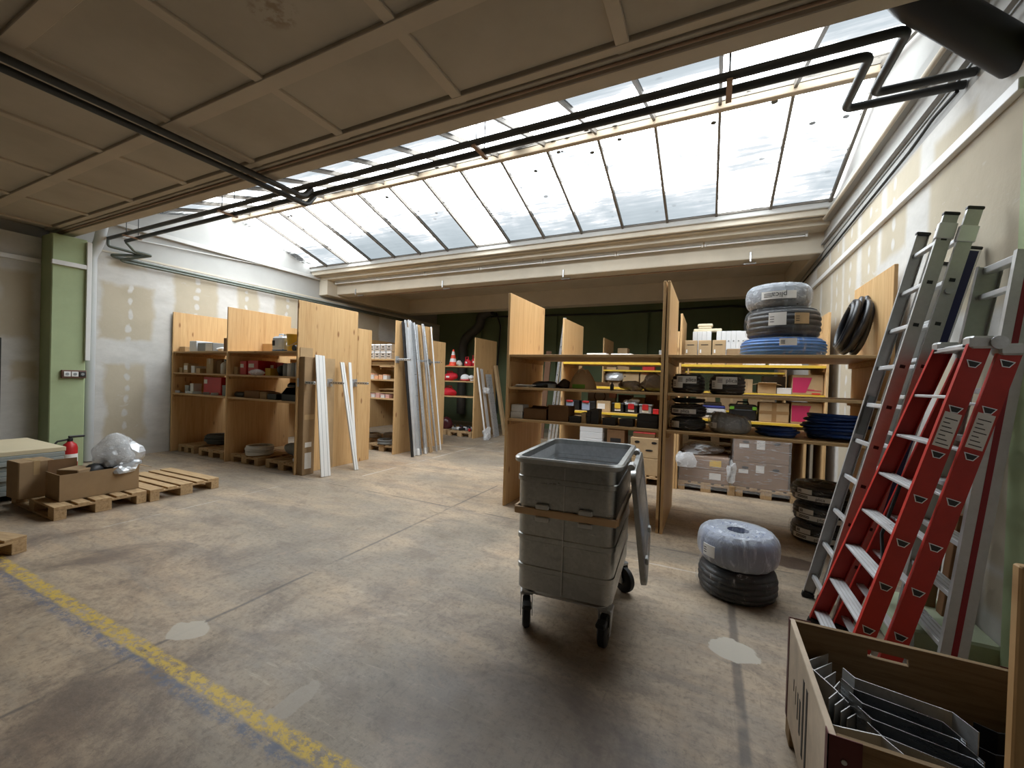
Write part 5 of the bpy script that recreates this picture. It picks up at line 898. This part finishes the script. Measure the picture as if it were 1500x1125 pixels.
Mx, _ = stile_frame((.835, 3.54, 0), (.835+kA, 3.54, 1)); MB().bbox(-.045, .045, -.008, .03, 2.66, 2.76, .004, Mx).build('guide_bracket', ALU, t); MB().lathe([(.02, 0), (.02, .012)], 12, mat=Mx @ Matrix.Translation((0, -.006, 2.35)) @ Matrix.Rotation(math.pi/2, 4, 'X')).build('bolt', FASTENER, t)
Mx2, _ = stile_frame((.74, 3.57, 0), (.74+kA, 3.57, 1)); MB().bbox(-.045, .045, -.008, .03, 2.70, 2.80, .004, Mx2).build('guide_bracket', ALU, t); s_ = B('instruction_label', GREY_C, t, (0, .045, 0, .001, 0, .30)); Mx3, _ = stile_frame((.74, 3.98-.027, 0), (.74+kA, 3.98-.027, 1)); s_.matrix_local = Mx3 @ Matrix.Translation((-.02, 0, 1.35))
t = thing('blue_stripe_ladder', 'aluminium ladder with a dark blue stile stripe behind the grey extension ladder', 'ladder', (0, 0, 0)); kB = .225
ladder_section(t, .925, 3.72, 4.12, kB, 2.66, 9, .25, .08, ALU, ALU, True, False); Mx, _ = stile_frame((.925, 3.72, 0), (.925+kB, 3.72, 1)); MB().box(-.022, .030, -.0015, .0, .05, 2.65, Mx).build('blue_stripe', M('navy_paint', srgb(34, 40, 84), .5, 0, .08, 5), t)
# red fibreglass stepladder, folded: two frames
t = thing('red_stepladder', 'large folded red fibreglass stepladder with aluminium treads', 'ladder', (0, 0, 0))
TOPZ = 1.92
def fib_stile(pb, pt, sd, web, holes):
    Mx, L = stile_frame(pb, pt); o = MB().prism(chan(web, .028, .005, sd), 0, L, Mx).build('stile', FIBRE, t); MB().bbox(-web/2-.003, web/2+.003, -.004 if sd > 0 else -.03, .03 if sd > 0 else .004, -.01, .05, .004, Mx).build('foot', BLACK_R, o)
    if holes:
        for i in range(8):
            z = .12+.253*i; tri = [(-.024, .014), (.024, .014), (.012, -.012), (-.010, -.014)]; Mp = Mx @ Matrix.Translation((0, -.0008*sd, z)) @ Matrix.Rotation(math.pi/2, 4, 'X')
            MB().prism([(x*1.25, y*1.3) for x, y in tri], -.001, .0015, Mp).build('rivet_frame', ALU, o); MB().prism(tri, -.001, .0025, Mp).build('rung_end', BLACK, o)
    return o, Mx, L
frames = (((.700, 2.81, .0), (1.262, 3.00, TOPZ), (.700, 3.52, 0), (1.262, 3.40, TOPZ)), ((.835, 2.81, .0), (1.375, 3.00, TOPZ-.04), (.835, 3.52, 0), (1.375, 3.40, TOPZ-.04)))
for f, (nb, nt, fb, ft) in enumerate(frames):
    o, Mx, L = fib_stile(nb, nt, 1, .088, True); o2, Mx2, L2 = fib_stile(fb, ft, -1, .088, False)
    MB().box(-.034, .034, -.0012, 0, 1.43, 1.62, Mx).build('instruction_label', PAPER, o)
    for k in range(7): MB().box(-.026, .026-.012*(k % 3), -.0020, -.001, 1.445+.023*k, 1.45+.023*k, Mx).build('print', INK, o)
    if True:
        for i in range(7):
            z = .12+.253*i; u = z/TOPZ; pn = Vector(nb).lerp(Vector(nt), u); pf = Vector(fb).lerp(Vector(ft), u); dw = .04 if f == 0 else .022
            tr = B('tread', ALU, t, (pn.x-dw, pn.x+dw, pn.y+.004, pf.y-.004, pn.z-.016, pn.z), bev=.003)
            if f == 0:
                for g in (-.02, 0, .02): B('tread_groove', ALU_D, tr, (pn.x+g-.003, pn.x+g+.003, pn.y+.01, pf.y-.01, pn.z, pn.z+.0012))
for y in (2.985, 3.33):
    B('top_cap', ALU_D, t, (1.215, 1.315, y, y+.085, TOPZ-.03, TOPZ+.035), bev=.010); B('top_cap', ALU_D, t, (1.325, 1.420, y, y+.085, TOPZ-.065, TOPZ-.005), bev=.010)
B('top_bar', ALU, t, (1.215, 1.24, 3.0, 3.40, TOPZ-.03, TOPZ-.005), bev=.004); B('top_tread', ALU_D, t, (1.24, 1.30, 3.07, 3.33, TOPZ-.02, TOPZ+.005), bev=.004)
for y in (2.99, 3.39): MB().lathe([(.03, 0), (.034, .004), (.034, .018), (.02, .02)], 14, mat=Matrix.Translation((1.32, y, TOPZ+.0)) @ Matrix.Rotation(math.pi/2, 4, 'X')).build('hinge', FASTENER, t, True)
MB().tube([(1.10, 3.40, 1.10), (1.00, 3.36, .75), (.965, 3.2, .58), (.95, 3.36, .50)], .010, 8).build('spreader_strap', BLACK_R, t, True)
# aluminium step ladder with a red stripe, nearest the wall corner
t = thing('alu_stepladder', 'aluminium ladder with wide treads and a red side stripe beside the wall corner', 'ladder', (0, 0, 0))
nb, nt, fb, ft = (1.209, 3.06, 0), (1.49, 3.12, 2.42), (1.209, 3.66, 0), (1.49, 3.50, 2.42)
for p0, p1, sd in ((nb, nt, 1), (fb, ft, -1)):
    Mx, L = stile_frame(p0, p1); o = MB().prism(chan(.11, .03, .004, sd), 0, L, Mx).build('stile', ALU_D, t); MB().bbox(-.058, .058, -.004 if sd > 0 else -.034, .034 if sd > 0 else .004, -.0, .05, .004, Mx).build('foot', BLACK_R, o)
    if sd > 0: MB().box(-.012, .014, -.0012, 0, .03, L-.05, Mx).build('red_stripe', M('dark_red_stripe', srgb(140, 18, 30), .5, 0, .06, 5), o); MB().box(-.010, .012, -.0024, -.001, L*.70, L*.76, Mx).build('warning_label', YEL, o)
for i in range(8):
    z = .26+.285*i; u = z/2.42; pn = Vector(nb).lerp(Vector(nt), u); pf = Vector(fb).lerp(Vector(ft), u); w = .045 if i < 6 else .02
    tr = B('tread', ALU, t, (pn.x-w, pn.x+w, pn.y+.005, pf.y-.005, z-.03, z), bev=.003)
    if i < 6:
        for g in (-.026, 0, .026): B('tread_groove', ALU_D, tr, (pn.x+g-.004, pn.x+g+.004, pn.y+.01, pf.y-.01, z, z+.0012))
B('head_bar', ALU, t, (1.465, 1.515, 3.12, 3.50, 2.38, 2.42), bev=.004)
lean('long_carton', 'brown carton standing behind the aluminium stepladder', (1.36, 3.86, .0), (1.46, 3.86, 1.20), .16, .09, CARD, 'box'); lean('timber_post', 'brown timber post behind the aluminium stepladder', (1.42, 3.70, .19), (1.50, 3.70, 1.05), .08, .06, M('brown_timber', srgb(132, 94, 62), .7, 0, .1, 5), 'timber')
lean('white_pipe_offcut', 'white pipe end wrapped in film behind the ladders', (1.10, 3.27, 0), (1.10, 3.27, .32), .08, .08, FILM_H, 'pipe', None, 'tube')
# ================================================================== wooden crate with metal brackets
t = thing('wooden_crate', 'wooden crate with steel corners in the right foreground', 'crate', (.375, 1.63, 0)); cw, cd, ct, cz = .80, .735, .022, .55; CR = mat_pallet('crate_plywood', .72); CRS = M('maroon_steel', srgb(92, 46, 46), .45, .4, .15, 6)
B('left_side', M('weathered_plywood', srgb(196, 178, 156), .8, 0, .16, 7), t, (0, ct, 0, cd, .09, cz), bev=.003); B('right_side', CR, t, (cw-ct, cw, 0, cd, .09, cz), bev=.003); B('near_side', CR, t, (ct, cw-ct, 0, ct, .09, cz), bev=.003); B('base', CR, t, (ct, cw-ct, ct, cd-ct, .09, .112))
bk = MB(); y0_, y1_ = cd-ct, cd      # far side with its hand slot
for bx in ((ct, .29, y0_, y1_, .09, cz), (.43, cw-ct, y0_, y1_, .09, cz), (.29, .43, y0_, y1_, .09, .468), (.29, .43, y0_, y1_, .500, cz)): bk.box(*bx)
bk.build('far_side', CR, t)
for (x, y) in ((0, 0), (cw, 0), (0, cd), (cw, cd)):
    sx = 1 if x == 0 else -1; sy = 1 if y == 0 else -1
    m = MB(); m.box(min(x-.003*sx, x+.085*sx), max(x-.003*sx, x+.085*sx), min(y-.003*sy, y), max(y-.003*sy, y), .09, cz+.004); m.box(min(x-.003*sx, x), max(x-.003*sx, x), min(y-.003*sy, y+.03*sy), max(y-.003*sy, y+.03*sy), .09, cz+.004); c = m.build('corner_steel', CRS, t)
    for k in range(4): MB().lathe([(.008, 0), (.008, .004)], 8, mat=Matrix.Translation((x+.04*sx, y-.003*sy, .15+.11*k)) @ Matrix.Rotation(math.pi/2*sy, 4, 'X')).build('rivet', FASTENER, c)
    B('foot', PALLET_D, t, (min(x, x+.10*sx), max(x, x+.10*sx), min(y, y+.10*sy), max(y, y+.10*sy), 0, .088), bev=.004)
for k in range(2): B('print', INK, t, (-.0015, 0, .30+.06*k, .325+.06*k, .17, .48)); 
for k in range(4): B('print', INK, t, (-.0015, 0, .42+.05*k, .43+.04*k+.012, .22+.03*k, .36))
def zbracket(label, loc, rot, L, h, mat=None, fl=.05, perf=False):
    t = thing('steel_bracket', label, 'bracket', loc, rot, 'steel brackets in the crate'); pr = [(0, 0), (L*.86, -.02), (L, -.09), (L+.003, -.09), (L*.86+.002, -.016), (.003, .004), (-.03, fl), (-.033, fl)]
    MB().prism(pr, 0, h).build('sheet', mat or BRK, t)
    if perf:
        for k in range(8): B('slot', INK, t, (.01+.02*(k % 4), .014+.02*(k % 4), -.003, .006, h*.55+.05*(k//4), h*.55+.035+.05*(k//4)))
    return t
for k in range(5): zbracket('bent galvanised sheet bracket in the crate, %s from the front' % ('first', 'second', 'third', 'fourth', 'fifth')[k], (.575-.012*k+.03*(k == 4), 1.86+.058*k, .114), -.12, .30-.006*k+.04*(k == 4), .335+.012*k, STEEL_G if k == 4 else None)
for k in range(4): zbracket('dark bent bracket nested at the left of the crate, %s' % ('outer', 'second', 'third', 'inner')[k], (.41+.028*k, 2.21-.03*k, .114), -.95, .20-.02*k, .33-.01*k, ALU_D, .16-.03*k)
zbracket('perforated steel strip standing at the left front of the crate', (.45, 1.80, .114), .35, .13, .36, ALU_D, .01, True)
for k in range(3): zbracket('black steel bracket lying at the right of the crate, %s' % ('front', 'middle', 'rear')[k], (.87+.05*k, 1.90+.10*k, .114), .5, .14, .28+.02*k, M('black_steel', srgb(40, 40, 42), .35, .6, .1, 8))
tag(B('pine_board', PINE_X, None, (.69, 1.35, 1.44, 1.47, 0, 1.235), bev=.004), 'upright pine board at the right edge in front of the crate', 'board')
